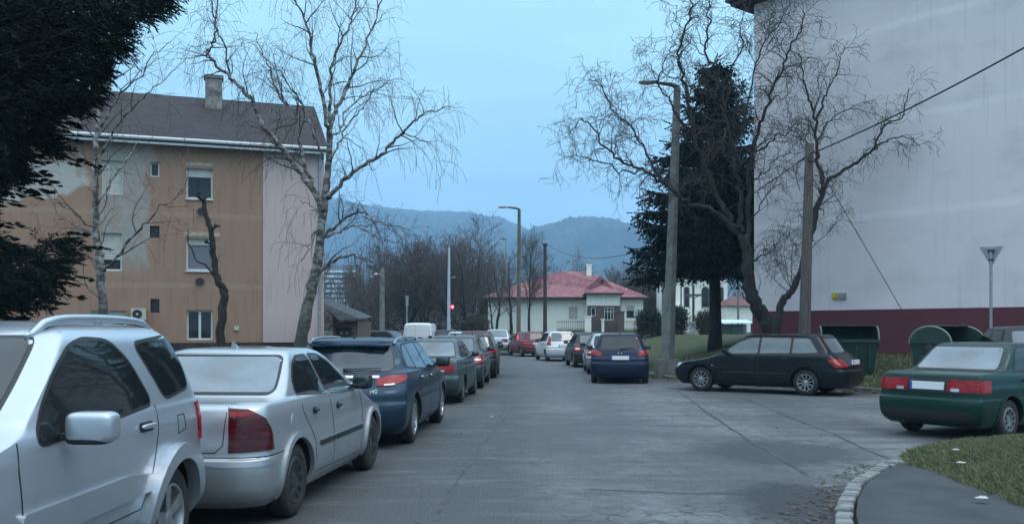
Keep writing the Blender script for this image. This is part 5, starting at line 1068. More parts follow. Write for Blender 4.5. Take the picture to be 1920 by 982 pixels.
# the black-green estate parked across, nose to the left -----------------------------
rows = hatch_rows(4.68, 1.745, 1.47, .97, 3.38, .38, .72, 2.68, .24, .08, .8, .05)
c = Car(rows, 4.68, (1.02, 3.72), .315, .37)
t = root_of('estate_car', 'black-green estate car parked across the verge with its nose to the left')
finish(c, t, dict(
    side_glass=[[(.74, 1.03), (1.36, 1.01), (1.36, 1.36), (.98, 1.355)], [(1.42, 1.01), (2.16, .995), (2.16, 1.375), (1.42, 1.365)], [(2.22, .995), (3.16, .975), (3.02, 1.06), (2.70, 1.27), (2.45, 1.355), (2.22, 1.375)]],
    side_mat=mat('clearish_glass', (.06, .085, .095), .06, ior=1.6, coat=.6, var=.3, vscale=2), rear_glass=[(-.60, 1.01), (.60, 1.01), (.52, 1.36), (-.52, 1.36)], rear_mat=M_GLASS_MIST, windscreen=[(-.64, 1.01), (.64, 1.01), (.55, 1.36), (-.55, 1.36)],
    seams=[[(2.19, 1.0), (2.2, .6), (2.18, .30)], [(1.39, 1.01), (1.36, .8), (1.5, .62), (1.54, .32)], [(3.2, .96), (3.22, .6), (3.16, .3)], [(1.54, .31), (3.16, .3)]], belt_moulding=[(1.5, .50), (3.14, .50), (3.14, .54), (1.5, .54)],
    rear_seams=[[(-.6, .97), (-.58, .62), (.58, .62), (.6, .97)]], wrap_seams=[[(0, .57), (80, .57)]], lip=.02, lipw=.04,
    tail=[('W', [(18, .68), (74, .69), (72, .88), (18, .88)], M_RED, 'tail_light'), ('W', [(22, .75), (50, .75), (50, .79), (22, .79)], M_REDDARK, 'lamp_band')],
    head=[[(6, .60), (66, .62), (72, .72), (10, .72)]], grille=[(-.35, .52), (.35, .52), (.35, .68), (-.35, .68)], handles=[(1.54, .87, .08), (2.36, .86, .08)], rim='alloy10', ww=.2, plate=(0, .80, 0), antenna=(0, .95, .22, .7), mirror=(3.02, 1.0, (.10, .06, .07), None), rails=(1.0, 2.7, .60, .03, M_BLACK), wiper=(0, 1.02, .4, 1.05), exhaust=(-.5, .1, .22)), P_BLACKG)
mb = MB(); c.patch(mb, rpoly([(3.36, .66), (3.42, .66), (3.42, .69), (3.36, .69)], .008), 'L', .006); mb.build('side_repeater', M_AMBER, t)
place(t, 8.33, 21.75, -53.5)

# the green saloon at the right edge
t, cc = saloon('saloon_car', 'bottle green saloon with misted rear glass parked at the right by the grass', P_GREEN, 1.0, L=4.1, W=1.66, H=1.40, rim='steel', plate=(0, .775, 0),
    tail=[('B', [(.30, .69), (.755, .69), (.755, .87), (.32, .87)], M_RED, 'tail_light', .02), ('W', [(46, .69), (72, .69), (72, .87), (46, .87)], M_RED, 'side_marker_light'), ('B', [(.36, .70), (.48, .70), (.48, .745), (.36, .745)], M_CLEAR, 'reversing_light', .01)],
    rear_dark=[rpoly([(-.34, .68), (.34, .68), (.34, .885), (-.34, .885)], .02), rpoly([(-.66, .24), (.66, .24), (.66, .42), (-.66, .42)], .02)], antenna=None)
place(t, 6.03, 13.25, 55)
# dark car farther right, only its tail in the frame
t, cc = hatch('hatchback_car', 'dark car with a misted rear window, just inside the right edge of the picture', P_GREY, L=4.2, W=1.74, H=1.56, rgy=.3, ra=.75, glassm=M_GLASS_MIST, style=0); place(t, 10.25, 17.2, 14, .10)
# ------------------------------------------------------------ trees
def birch_bark():
    m = bpy.data.materials.new('birch_bark'); m.use_nodes = True; t = m.node_tree; b = t.nodes['Principled BSDF']; b.inputs['Roughness'].default_value = .85; Nn = t.nodes.new; L = t.links.new
    tc = Nn('ShaderNodeTexCoord'); mp = Nn('ShaderNodeMapping'); mp.inputs['Scale'].default_value = (1.8, 1.8, 3.2); L(tc.outputs['Object'], mp.inputs[0])
    n = Nn('ShaderNodeTexNoise'); n.inputs['Scale'].default_value = 2.6; n.inputs['Detail'].default_value = 6; n.inputs['Roughness'].default_value = .7; L(mp.outputs[0], n.inputs['Vector'])
    r = Nn('ShaderNodeValToRGB'); L(n.outputs['Fac'], r.inputs[0]); stops(r.color_ramp, [(.42, (.045, .04, .038)), (.50, (.14, .13, .12)), (.58, (.30, .29, .28)), (.8, (.44, .43, .42))])
    sp = Nn('ShaderNodeSeparateXYZ'); L(tc.outputs['Object'], sp.inputs[0]); mr = Nn('ShaderNodeMapRange'); mr.inputs[1].default_value = 3.6; mr.inputs[2].default_value = 1.4; mr.inputs[3].default_value = 0; mr.inputs[4].default_value = .85; L(sp.outputs['Z'], mr.inputs[0])
    mx = Nn('ShaderNodeMix'); mx.data_type = 'RGBA'; L(mr.outputs[0], mx.inputs[0]); L(r.outputs[0], mx.inputs[6]); mx.inputs[7].default_value = (.06, .052, .048, 1); L(mx.outputs[2], b.inputs['Base Color'])
    bp = Nn('ShaderNodeBump'); bp.inputs['Strength'].default_value = .6; bp.inputs['Distance'].default_value = .02; L(n.outputs['Fac'], bp.inputs['Height']); L(bp.outputs[0], b.inputs['Normal']); return m
M_BIRCH = birch_bark()
M_BARK = mat('dark_bark', (.036, .032, .030), .95, var=.5, vscale=5, aniso=(3, 3, .6), bump=.8, bscale=18)
M_TWIG = mat('birch_twigs', (.065, .048, .045), .9)
M_TWIG2 = mat('grey_twigs', (.060, .052, .048), .9)
M_TWIG3 = mat('far_twigs', (.105, .084, .076), .9)
UP = Vector((0, 0, 1))
def rv(rng, s=1.0): return Vector((rng.gauss(0, s), rng.gauss(0, s), rng.gauss(0, s)))
def grow(mb, rng, p, d, ln, r, lv, o):
    """one branch and, recursively, its side shoots. o: options"""
    k = max(3, int(ln / o['seg'][lv])); st = ln / k; pts = [p.copy()]; rs = [r]; d = d.normalized(); dirs = [d.copy()]
    for i in range(k):
        d = (d + rv(rng, o['wig'][lv]) + UP * o['grav'][lv] * st).normalized(); p = p + d * st; pts.append(p.copy()); rs.append(max(o['rmin'], r * (1 - (i + 1) / k * o['tap']))); dirs.append(d.copy())
    mb.tube(pts, rs, o['n'][lv], cap=False, m=0 if lv == 0 else (1 if len(o['n']) > 1 else 0))
    if lv + 1 < len(o['n']): shoots(mb, rng, pts, rs, lv, o, ln)
    return pts, rs
def shoots(mb, rng, pts, rs, lv, o, ln, start=None):
    tot = sum((b - a).length for a, b in zip(pts, pts[1:])); n = max(1, int(tot * o['dens'][lv])); s0 = o['start'] if start is None else start
    for j in range(n):
        t = lerp(s0, 1.0, (j + rng.random()) / n); q = t * (len(pts) - 1); i = min(len(pts) - 2, int(q)); f = q - i; pp = pts[i].lerp(pts[i + 1], f); dd = (pts[i + 1] - pts[i]).normalized()
        side = dd.cross(rv(rng)).normalized(); nd = (dd * math.cos(o['ang'][lv]) + side * math.sin(o['ang'][lv]) + UP * o['lift'][lv]).normalized()
        l2 = o['len'][lv] * (1.15 - .6 * t) * rng.uniform(.55, 1.25); r2 = max(o['rmin'], min(lerp(rs[i], rs[i + 1], f) * .6, o['rmax'][lv]))
        grow(mb, rng, pp, nd, l2, r2, lv + 1, o)
def limb(mb, rng, pxs, Y, r0, r1, dY=0, wob=.04, n=9, sub=4, m=0):
    """a traced limb: pixels to points at depth Y..Y+dY, smoothed, with knobbly radius"""
    k = len(pxs); P_ = [P(x, y, Y + dY * (i / max(1, k - 1))) for i, (x, y) in enumerate(pxs)]; pts = []
    for i in range(k - 1):
        p0, p1, p2, p3 = P_[max(0, i - 1)], P_[i], P_[i + 1], P_[min(k - 1, i + 2)]
        for j in range(sub):
            t = j / sub; pts.append(.5 * ((2 * p1) + (p2 - p0) * t + (2 * p0 - 5 * p1 + 4 * p2 - p3) * t * t + (3 * p1 - p0 - 3 * p2 + p3) * t ** 3) + rv(rng, wob))
    pts.append(P_[-1]); N_ = len(pts); rs = [lerp(r0, r1, (i / (N_ - 1)) ** .85) * rng.uniform(.93, 1.09) for i in range(N_)]
    mb.tube(pts, rs, n, cap=True, m=m); return pts, rs
def tree_obj(name, label, base, group=None):
    return empty(name, base, 0, label, 'tree', group)
def finish_tree(root, tb, tw, tm, wm):
    for mb, nm, mm in ((tb, 'trunk', tm), (tw, 'crown', wm)):
        if not mb.v: continue
        b = root.location; mb.v = [(x - b.x, y - b.y, z - b.z) for x, y, z in mb.v]; mb.m = [0] * len(mb.m); mb.build(nm, mm, root, smooth=180)

# birch 1 beside the ochre block
rng = random.Random(11); Y = 27.0; tb, tw = MB(), MB()
limbs = []; RS = .78
def LB(px, r0, r1, dY=0, wob=.03, n=8): q = limb(tb, rng, px, Y, r0 * (RS if r0 < .3 else .9), r1 * RS, dY, wob, n); limbs.append((q, r0)); return q
LB([(556, 720), (562, 655), (572, 600), (582, 550), (594, 500), (600, 450), (604, 410), (612, 350), (616, 300), (618, 240)], .26, .11, .3, .012, 14)
LB([(617, 245), (605, 180), (594, 130), (585, 90), (577, 54), (566, 25), (555, 0), (548, -50)], .09, .02, -.8)
LB([(618, 250), (626, 215), (640, 185), (656, 155), (668, 125), (680, 96), (700, 50), (716, 0), (722, -30)], .09, .02, .9)
LB([(618, 230), (620, 170), (624, 121), (638, 80), (656, 47), (664, 20), (669, -20)], .07, .018, -.3)
LB([(606, 395), (590, 362), (565, 325), (541, 296), (517, 265), (494, 235), (478, 205), (461, 175), (444, 157), (427, 141), (408, 125), (394, 108), (391, 95), (400, 80), (405, 50), (398, 20), (388, -30)], .12, .02, -1.4)
LB([(430, 143), (424, 115), (423, 90), (412, 65), (402, 45), (408, 15), (404, -20)], .04, .015, -1.2)
LB([(595, 370), (578, 325), (562, 269), (560, 235), (551, 208), (532, 190), (515, 161), (505, 130), (490, 95), (478, 60)], .085, .014, 1.0)
LB([(606, 300), (590, 255), (574, 215), (560, 185), (535, 150), (510, 120), (480, 90)], .05, .012, -.7)
LB([(612, 372), (625, 362), (642, 342), (662, 323), (690, 304), (716, 289), (738, 266), (756, 249), (775, 230), (797, 212), (820, 206), (845, 200)], .10, .016, -1.1)
LB([(756, 249), (775, 258), (792, 262), (806, 275)], .035, .01, -.8)
LB([(618, 300), (636, 270), (648, 240), (668, 215), (690, 190), (700, 165)], .045, .012, .5)
LB([(620, 260), (640, 240), (652, 205), (685, 178), (710, 165), (735, 150), (760, 152)], .04, .01, .9)
LB([(608, 440), (622, 432), (640, 414), (662, 402), (685, 399), (692, 412), (720, 417), (745, 424), (770, 428)], .07, .012, -1.3)
LB([(604, 442), (630, 436), (655, 425), (680, 430), (704, 444), (730, 452), (752, 455)], .055, .012, .8)
LB([(600, 508), (615, 496), (633, 484), (655, 480), (680, 482), (700, 493), (718, 508), (732, 520)], .065, .014, -1.0)
LB([(598, 430), (588, 440), (583, 455), (575, 475), (566, 490)], .035, .012, -.4)
LB([(600, 400), (590, 392), (575, 380), (564, 378)], .03, .01, .4)
O = dict(seg=[.2, .16, .16, .12], wig=[.10, .16, .14, .07], grav=[.1, .1, -.6, -2.2], rmin=.0042, tap=.85, n=[6, 4, 3, 3], start=.16, dens=[2.6, 4.4, 4.4], ang=[.8, .75, .9], len=[1.5, .75, .9], lift=[.15, .05, -.5], rmax=[.022, .011, .006])
for i, ((pts, rs), r0) in enumerate(limbs):
    if i == 0: continue
    shoots(tw, rng, pts, rs, 0, O, 0, start=.12)
r = tree_obj('birch_tree', 'tall white-barked birch with many spreading limbs by the pink wall', (P(558, 716, Y).x, Y, 0)); finish_tree(r, tb, tw, M_BIRCH, M_TWIG)

# birch 2, farther left
rng = random.Random(5); Y = 23.5; tb, tw = MB(), MB(); limbs = []
LB([(200, 720), (197, 640), (194, 590), (190, 545), (188, 500), (182, 450), (178, 400), (180, 350), (182, 300), (180, 250), (190, 200), (205, 150), (212, 100), (225, 40), (232, -10)], .17, .03, .2, .012, 12)
LB([(192, 510), (225, 470), (262, 430), (290, 395), (330, 370), (352, 330)], .055, .012, -1)
LB([(180, 430), (140, 400), (100, 375), (66, 352)], .045, .01, -.8); LB([(183, 380), (210, 340), (240, 300), (262, 262)], .045, .012, .8)
LB([(182, 330), (150, 290), (120, 262)], .04, .01, .5); LB([(190, 290), (225, 230), (262, 190), (290, 165), (330, 130)], .04, .01, -1.2); LB([(196, 480), (175, 440), (150, 425), (112, 410)], .04, .01, 1)
LB([(188, 240), (215, 190), (240, 160), (265, 140), (290, 100), (320, 80)], .04, .01, -.6); LB([(192, 560), (170, 545), (150, 530), (120, 528)], .035, .01, -.6); LB([(196, 570), (180, 500), (150, 470), (130, 465)], .03, .01, .4)
O2 = dict(O); O2['dens'] = [1.6, 3.2, 1.8]; O2['grav'] = [.1, .25, -.3, -1.2]; O2['lift'] = [.3, .2, -.3]
for i, ((pts, rs), r0) in enumerate(limbs): shoots(tw, rng, pts, rs, 0, O2, 0, start=.30 if i == 0 else .15)
r = tree_obj('birch_tree', 'slim birch in front of the ochre wall, beside the dark conifer', (P(200, 716, Y).x, Y, 0)); finish_tree(r, tb, tw, M_BIRCH, M_TWIG)

# the pollarded stump tree
rng = random.Random(8); Y = 29.0; tb, tw = MB(), MB(); limbs = []
LB([(414, 720), (413, 650), (415, 600), (420, 560), (414, 535), (404, 512), (401, 480), (398, 450), (392, 420), (384, 395), (379, 372)], .21, .085, .1, .02, 12)
LB([(404, 515), (385, 500), (366, 478), (352, 450), (350, 430)], .05, .012, -.5); LB([(412, 530), (425, 545)], .10, .08, 0); LB([(401, 470), (390, 455), (384, 452)], .05, .035, -.3); LB([(396, 430), (406, 422), (410, 425)], .05, .04, -.2); LB([(379, 374), (372, 368), (370, 362)], .10, .07, 0); LB([(380, 374), (388, 366)], .09, .06, .1)
O3 = dict(O); O3['dens'] = [.9, 1.0, .6]; O3['len'] = [.6, .35, .2]; O3['lift'] = [.5, .2, 0]; O3['grav'] = [.2, .2, 0, 0]
for i, ((pts, rs), r0) in enumerate(limbs[1:2]): shoots(tw, rng, pts, rs, 0, O3, 0)
shoots(tw, rng, limbs[0][0][0], limbs[0][0][1], 0, O3, 0, start=.5)
r = tree_obj('pollarded_tree', 'lopped tree reduced to a bare crooked trunk before the ochre wall', (P(414, 716, Y).x, Y, 0)); finish_tree(r, tb, tw, M_BARK, M_TWIG)

# the great contorted willow in front of the spruce
rng = random.Random(21); Y = 28.0; tb, tw = MB(), MB(); limbs = []; RS = .62
LB([(1462, 690), (1452, 640), (1440, 606), (1422, 580), (1409, 550), (1404, 515), (1400, 480), (1394, 440)], .33, .21, -.2, .02, 14)
LB([(1394, 450), (1372, 420), (1352, 385), (1330, 340), (1312, 290), (1300, 240), (1293, 190), (1282, 140), (1272, 100), (1290, 50), (1296, 10), (1288, -40)], .17, .025, .6, .05)
LB([(1394, 440), (1388, 390), (1384, 340), (1376, 290), (1362, 230), (1350, 170), (1335, 120), (1322, 80), (1330, 40), (1326, -10)], .15, .025, -.3, .05)
LB([(1398, 470), (1405, 400), (1402, 340), (1410, 290), (1425, 240), (1437, 200), (1450, 160), (1468, 130), (1480, 90), (1500, 60), (1505, 20)], .14, .022, -.9, .05)
LB([(1385, 425), (1350, 400), (1315, 385), (1285, 378), (1258, 355), (1232, 338), (1205, 318), (1175, 308), (1150, 290), (1125, 262), (1108, 235), (1085, 225), (1068, 250)], .13, .018, -.8, .05)
LB([(1240, 340), (1222, 305), (1205, 275), (1185, 240), (1160, 215), (1140, 190), (1128, 160), (1105, 150)], .07, .014, -1.2, .04)
LB([(1205, 318), (1170, 322), (1135, 305), (1105, 298), (1080, 292), (1066, 300)], .05, .012, -.6, .04)
LB([(1300, 240), (1270, 215), (1255, 185), (1232, 160), (1240, 120), (1262, 90), (1262, 50), (1270, 10)], .06, .012, 1.0, .05)
LB([(1350, 170), (1372, 130), (1390, 90), (1386, 50), (1398, 10)], .06, .014, .6, .05)
LB([(1410, 290), (1445, 265), (1470, 250), (1500, 225), (1520, 235)], .055, .012, -.6, .05)
LB([(1402, 340), (1430, 330), (1455, 300), (1490, 290)], .045, .012, -.8, .05); LB([(1403, 500), (1425, 480), (1450, 470), (1470, 440)], .05, .012, -.5, .03)
LB([(1376, 290), (1400, 200), (1420, 120), (1440, 70), (1470, 30), (1480, -10)], .06, .014, .2, .05)
LB([(1400, 420), (1420, 395), (1440, 360), (1465, 345)], .045, .012, -.5, .03)
OW = dict(seg=[.14, .11, .10, .09], wig=[.30, .34, .32, .3], grav=[.25, .0, -.5, -1.3], rmin=.0052, tap=.8, n=[6, 4, 3, 3], start=.16, dens=[3.1, 5.2, 5.8], ang=[.8, .8, .9], len=[1.6, .85, .55], lift=[.2, .1, -.25], rmax=[.024, .011, .006])
for i, ((pts, rs), r0) in enumerate(limbs):
    if i: shoots(tw, rng, pts, rs, 0, OW, 0, start=.2)
r = tree_obj('willow_tree', 'large contorted bare willow whose twisted crown spreads around the spruce', (P(1462, 690, Y).x, Y, .6)); finish_tree(r, tb, tw, M_BARK, M_TWIG2)

# the smaller willow before the grey wall
rng = random.Random(22); Y = 27.0; tb, tw = MB(), MB(); limbs = []; RS = .8
LB([(1458, 690), (1458, 620), (1461, 585), (1468, 562), (1484, 545), (1500, 515), (1509, 480), (1518, 450), (1528, 405), (1540, 365), (1546, 350)], .16, .09, -.6, .015, 12)
LB([(1546, 350), (1535, 310), (1530, 275), (1530, 230), (1520, 195), (1508, 160), (1505, 130), (1498, 100)], .085, .015, -.3, .025)
LB([(1531, 225), (1545, 190), (1553, 165), (1572, 130), (1575, 105), (1585, 90)], .045, .01, -.6, .03)
LB([(1546, 350), (1565, 330), (1590, 315), (1612, 300), (1638, 280), (1650, 250), (1665, 232), (1690, 220), (1698, 195), (1705, 165)], .075, .012, -1.2, .02)
LB([(1640, 278), (1668, 262), (1700, 258), (1725, 275)], .035, .008, -1.4, .02); LB([(1532, 265), (1545, 240), (1562, 222), (1590, 205), (1615, 208), (1635, 225)], .035, .008, .4, .03)
LB([(1535, 300), (1515, 270), (1500, 255), (1480, 240), (1465, 240)], .035, .008, .5, .03); LB([(1530, 330), (1560, 320), (1580, 345)], .02, .008, -.4, .03)
for a in ([(1484, 546), (1462, 500), (1450, 455)], [(1484, 546), (1472, 490), (1470, 440)], [(1488, 540), (1482, 480), (1490, 430)], [(1480, 550), (1440, 510), (1428, 480)], [(1512, 470), (1550, 440), (1575, 400)], [(1520, 440), (1500, 400), (1490, 380)]): LB(a, .018, .006, random.uniform(-.5, .5), .02, 5)
OS = dict(OW); OS['dens'] = [3.6, 5.6, 5.2]; OS['len'] = [1.05, .62, .55]; OS['rmin'] = .005; OS['grav'] = [.1, -.1, -1.0, -2.0]
for i, ((pts, rs), r0) in enumerate(limbs): shoots(tw, rng, pts, rs, 0, OS, 0, start=.75 if i == 0 else .25)
r = tree_obj('willow_tree', 'smaller leaning willow with hanging twigs in front of the grey wall', (P(1458, 690, Y).x, Y, .7)); finish_tree(r, tb, tw, M_BARK, M_TWIG2)

# the spruce
def needle(mb, rng, p, d, ln, droop=.6, k=5, w=.03, m=0):
    """a twig clothed in needles: a few narrow crossed leaves hanging from it"""
    d = d.normalized(); sd = d.cross(UP); sd = sd.normalized() if sd.length > .1 else Vector((1, 0, 0))
    for j in range(k):
        t = (j + rng.random()) / k; q = p + d * ln * t - UP * droop * ln * t * t * .5; a = rng.uniform(-1, 1); l2 = ln * rng.uniform(.22, .42); dd = (d * .7 + sd * a - UP * rng.uniform(-.1, .9) * droop).normalized() * l2; ww = dd.cross(rv(rng)).normalized() * w * rng.uniform(.7, 1.3)
        mb.add([q - ww * .5, q + dd * .45 - ww, q + dd, q + dd * .45 + ww], [(0, 1, 2, 3)], m)
M_NEEDLE = grassmat('spruce_needles', (.003, .009, .008), (.005, .013, .010), (.009, .018, .012))
for el in [n_ for n_ in M_NEEDLE.node_tree.nodes if n_.type == 'VALTORGB'][0].color_ramp.elements:
    if el.position > .99: el.color = (.012, .02, .012, 1)
rng = random.Random(3); SY = 36.0; sb = Vector((wp(1340, SY), SY, height(wp(1340, SY), SY) - .1)); Ht = 12.3 - sb.z
tb, tw = MB(), MB(); tb.tube([sb, sb + Vector((.03, 0, 1)), sb + Vector((0, 0, 3)), sb + Vector((-.05, 0, Ht * .7)), sb + Vector((0, 0, Ht))], [.32, .25, .22, .09, .015], 12)
z = 3.45
while z < Ht - .25:
    f = (z - 2.9) / (Ht - 2.9); R = 3.75 * (1 - f) ** .80 * (.8 + .2 * min(1, f * 6)) + .12; nb = int(lerp(13, 5, f)); a0 = rng.uniform(0, 6.28)
    for j in range(nb):
        a = a0 + 6.283 * j / nb + rng.uniform(-.3, .3); Rr = R * rng.uniform(.68, 1.15); d = Vector((math.cos(a), math.sin(a), .10 + .35 * f)); p = sb + Vector((0, 0, z + rng.uniform(-.15, .15))); pts = [p]; k = max(4, int(Rr / .28)); st = Rr / k
        for i in range(k):
            t = i / k; d = (d + Vector((0, 0, (-.055 if t < .55 else .10) * (1 - f * .7))) + rv(rng, .05)).normalized(); p = p + d * st; pts.append(p)
        tb.tube(pts, [lerp(.05, .010, i / k) * (1.2 - .7 * f) for i in range(k + 1)], 5, cap=False)
        for i in range(k):
            q0, q1 = pts[i], pts[i + 1]; dd = (q1 - q0).normalized(); sd = dd.cross(UP).normalized(); m_ = 4
            for u in range(m_):
                q = q0.lerp(q1, (u + rng.random()) / m_); t = (i + u / m_) / k; tl = (.22 + .62 * Rr / 3.3 * (1 - abs(t - .45) * 1.2)) * rng.uniform(.6, 1.15)
                for s_ in (-1, 1):
                    if rng.random() < .12: continue
                    needle(tw, rng, q, dd * .75 + sd * s_ * rng.uniform(.4, 1.0) - UP * rng.uniform(.1, .55), tl, rng.uniform(.4, 1.1), 7, .042)
                needle(tw, rng, q, -UP + dd * .25 + rv(rng, .15), .32 * rng.uniform(.5, 1.3) * (.4 + Rr / 3.3), .2, 4, .035)
        needle(tw, rng, pts[-1], d, .4, .1, 9, .04)
    z += lerp(.36, .26, f)
for _ in range(40): needle(tw, rng, sb + Vector((0, 0, Ht - rng.uniform(0, .8))), rv(rng) + UP * .5, .3, .1, 6, .035)
r = tree_obj('spruce_tree', 'dark tall spruce standing on the lawn beside the grey block', tuple(sb)); finish_tree(r, tb, tw, M_BARK, M_NEEDLE)

# the near conifer at the upper left: trunk out of frame, boughs reaching in
rng = random.Random(17); tb, tw = MB(), MB(); CX, CY = -9.4, 12.6
tb.tube([(CX, CY, 0), (CX + .1, CY, 2), (CX, CY + .1, 5), (CX - .05, CY, 8), (CX, CY, 11)], [.38, .33, .26, .16, .04], 12)
SIL = [(-80, -80), (350, -80), (342, 10), (325, 38), (290, 55), (258, 62), (262, 95), (240, 120), (222, 130), (208, 165), (196, 205), (150, 232), (110, 238), (118, 262), (142, 290), (110, 318), (60, 300), (40, 365), (0, 380), (-20, 395), (-10, 420), (40, 445), (60, 425), (95, 430), (100, 410), (145, 430), (162, 475), (130, 520), (108, 560), (95, 592), (40, 600), (-80, 620)]
def bough(px, py, Yt):
    tip = P(px, py, Yt); st = Vector((CX, CY, tip.z + rng.uniform(-.1, 1.0) * (.6 if py < 300 else .8))); n = 7; pts = []
    for i in range(n + 1): t = i / n; q = st.lerp(tip, t); q.z += -.25 * math.sin(t * math.pi); pts.append(q + rv(rng, .02))
    tb.tube(pts, [lerp(.06, .008, i / n) for i in range(n + 1)], 5, cap=False)
cnt = 0
while cnt < 9500:
    px, py = rng.uniform(-80, 350), rng.uniform(-80, 620)
    if not inside(px, py, SIL): continue
    e = pdist(px, py, SIL)
    if e < 20 or (e < 32 and rng.random() < .4): continue
    if noise.noise(Vector((px * .022, py * .022, 1))) < -.32 and py > 150 and e < 60: continue
    Yt = 12.6 + rng.uniform(-1, 1) * min(1.9, .4 + e * .02); q = P(px, py, Yt); cnt += 1
    d = Vector((q.x - CX, q.y - CY, rng.uniform(-.2, .5))).normalized() + rv(rng, .45)
    needle(tw, rng, q, d, rng.uniform(.12, .26), .5, 20, .0075)
    if cnt % 42 == 0: bough(px, py, Yt)
for _ in range(2600):      # the unseen rest of the crown, so that it is a whole tree
    a = rng.uniform(0, 6.28); zc = rng.uniform(1.6, 11); R = 3.0 * (1 - max(0, zc - 5) / 7) * math.sqrt(rng.random()); q = Vector((CX + R * math.cos(a), CY + R * math.sin(a), zc))
    pxx = 960 + FPX * q.x / q.y; pyy = HZ - FPX * (q.z - CAMH) / q.y
    if pxx > -60 and not inside(pxx, pyy, SIL): continue
    needle(tw, rng, q, Vector((math.cos(a), math.sin(a), .2)), .5, .5, 10, .03)
r = tree_obj('yew_tree', 'near-black evergreen crown filling the upper left corner', (CX, CY, 0)); finish_tree(r, tb, tw, M_BARK, M_NEEDLE)

# bare trees of the background: a few kinds, then copies
def bare(name, seed, H_, spread, multi, wm=M_TWIG3, dens=1.0, wig=.10):
    rng = random.Random(seed); tb, tw = MB(), MB(); o = dict(seg=[.6, .45, .35, .3], wig=[wig * .8, wig, wig * 1.3, wig * 1.5], grav=[.06, .12, .15, .1], rmin=.013, tap=.8, n=[5, 4, 3, 3], start=.2, dens=[2.2 * dens, 3.6 * dens, 4.2 * dens], ang=[.75, .75, .8], len=[H_ * .32, H_ * .18, H_ * .10], lift=[.25, .25, .15], rmax=[.06, .03, .016])
    st = []
    if multi:
        for k in range(multi):
            a = rng.uniform(0, 6.28); st.append((Vector((rng.gauss(0, .15), rng.gauss(0, .15), 0)), Vector((math.cos(a) * spread * rng.random(), math.sin(a) * spread * rng.random(), 1)), H_ * rng.uniform(.7, .95), .12))
    else: st.append((Vector((0, 0, 0)), Vector((rng.uniform(-.1, .1), 0, 1)), H_ * .8, .20))
    for p, d, ln, r_ in st:
        k = 9; pts = [p]; rs = [r_]; d = d.normalized(); s_ = ln / k
        for i in range(k): d = (d + rv(rng, wig * .7) + UP * .08).normalized(); pts.append(pts[-1] + d * s_); rs.append(lerp(r_, .02, (i + 1) / k))
        tb.tube(pts, rs, 7, cap=False); shoots(tw, rng, pts, rs, 0, o, ln, start=.25)
    e = empty(name, (0, 0, 0), 0, 'x', 'tree', 'bare trees beyond the cross street'); tw.m = [0] * len(tw.m); a = tb.build('trunk', M_BARK, e, smooth=180); b_ = tw.build('crown', wm, e, smooth=180); return [e, a, b_]
K = dict(round=bare('bare_tree', 31, 10, 1.25, 9, dens=.9, wig=.07), tall=bare('bare_tree', 32, 11, .3, 0, dens=1.1, wig=.12), fork=bare('bare_tree', 33, 9, .6, 3, dens=.8, wig=.16), thick=bare('bare_tree', 34, 8, 1.3, 6, dens=1.2, wig=.13), thin=bare('bare_tree', 35, 8.5, .3, 0, dens=.7, wig=.15))
used = set()
def put(kind, px, Y, pyt, label, rot=0, H0=10., wid=1.0):
    e, a, b_ = K[kind]; H0 = sorted(v.co.z for v in b_.data.vertices)[int(len(b_.data.vertices) * .995)]; x = wp(px, Y); zb = height(x, Y) - .1; sc = (CAMH + (HZ - pyt) / FPX * Y - zb) / H0
    if kind not in used: used.add(kind); r, kids = e, None
    else:
        r = e.copy(); COL.objects.link(r)
        for ch in (a, b_): c_ = ch.copy(); COL.objects.link(c_); c_.parent = r
    r.location = (x, Y, zb); r.scale = (sc * wid, sc * wid, sc); r.rotation_euler = (0, 0, rot); r['label'] = label
put('round', 873, 84, 418, 'wide fan-shaped bare tree right of the red signal, largest of the row', .4, wid=.95)
put('fork', 930, 76, 470, 'thin forked dark tree before the left end of the villa', 1.0)
put('tall', 992, 75, 432, 'tall bare tree just right of the slim street lamp', 2.0, wid=.8)
put('thin', 958, 79, 470, 'slim bare tree left of the slim street lamp', .2)
put('fork', 1058, 93, 470, 'bare tree behind the villa roof at its left', 2.4)
put('thick', 800, 88, 452, 'brownish bare tree left of the pale signal mast', .3)
put('thick', 760, 82, 470, 'brownish bare tree behind the thin sign post', 1.7)
put('tall', 728, 90, 455, 'bare tree behind the pale concrete post, tallest left of the sign post', .8, wid=.8)
put('thick', 712, 80, 505, 'low bushy bare tree left of the concrete post', 2.9)
put('thin', 656, 86, 470, 'bare tree standing before the far tower block, right part', 1.2)
put('tall', 842, 100, 440, 'bare tree seen just behind the signal mast', 3.3, wid=.8)
put('thick', 905, 105, 465, 'bushy bare tree behind the fan-shaped one, toward the villa', 5.1)
put('round', 780, 120, 470, 'pale wide bare tree farther behind the brownish ones', 3.1)
put('round', 700, 125, 478, 'pale wide bare tree farther back, above the concrete post', 1.1)
put('thick', 1150, 100, 500, 'bare tree rising behind the villa chimney', 2.2)
put('fork', 1188, 98, 487, 'bare tree behind the right end of the villa roof', 5.2)
put('round', 1240, 96, 470, 'dark bare tree between villa and church hall', .9)
put('thick', 1215, 88, 520, 'low dense bare tree beside the right wall of the villa', 2.5)
put('fork', 1300, 110, 450, 'bare tree behind the church hall', 2.9)
put('tall', 575, 110, 470, 'bare tree glimpsed behind the garage', 2.9)
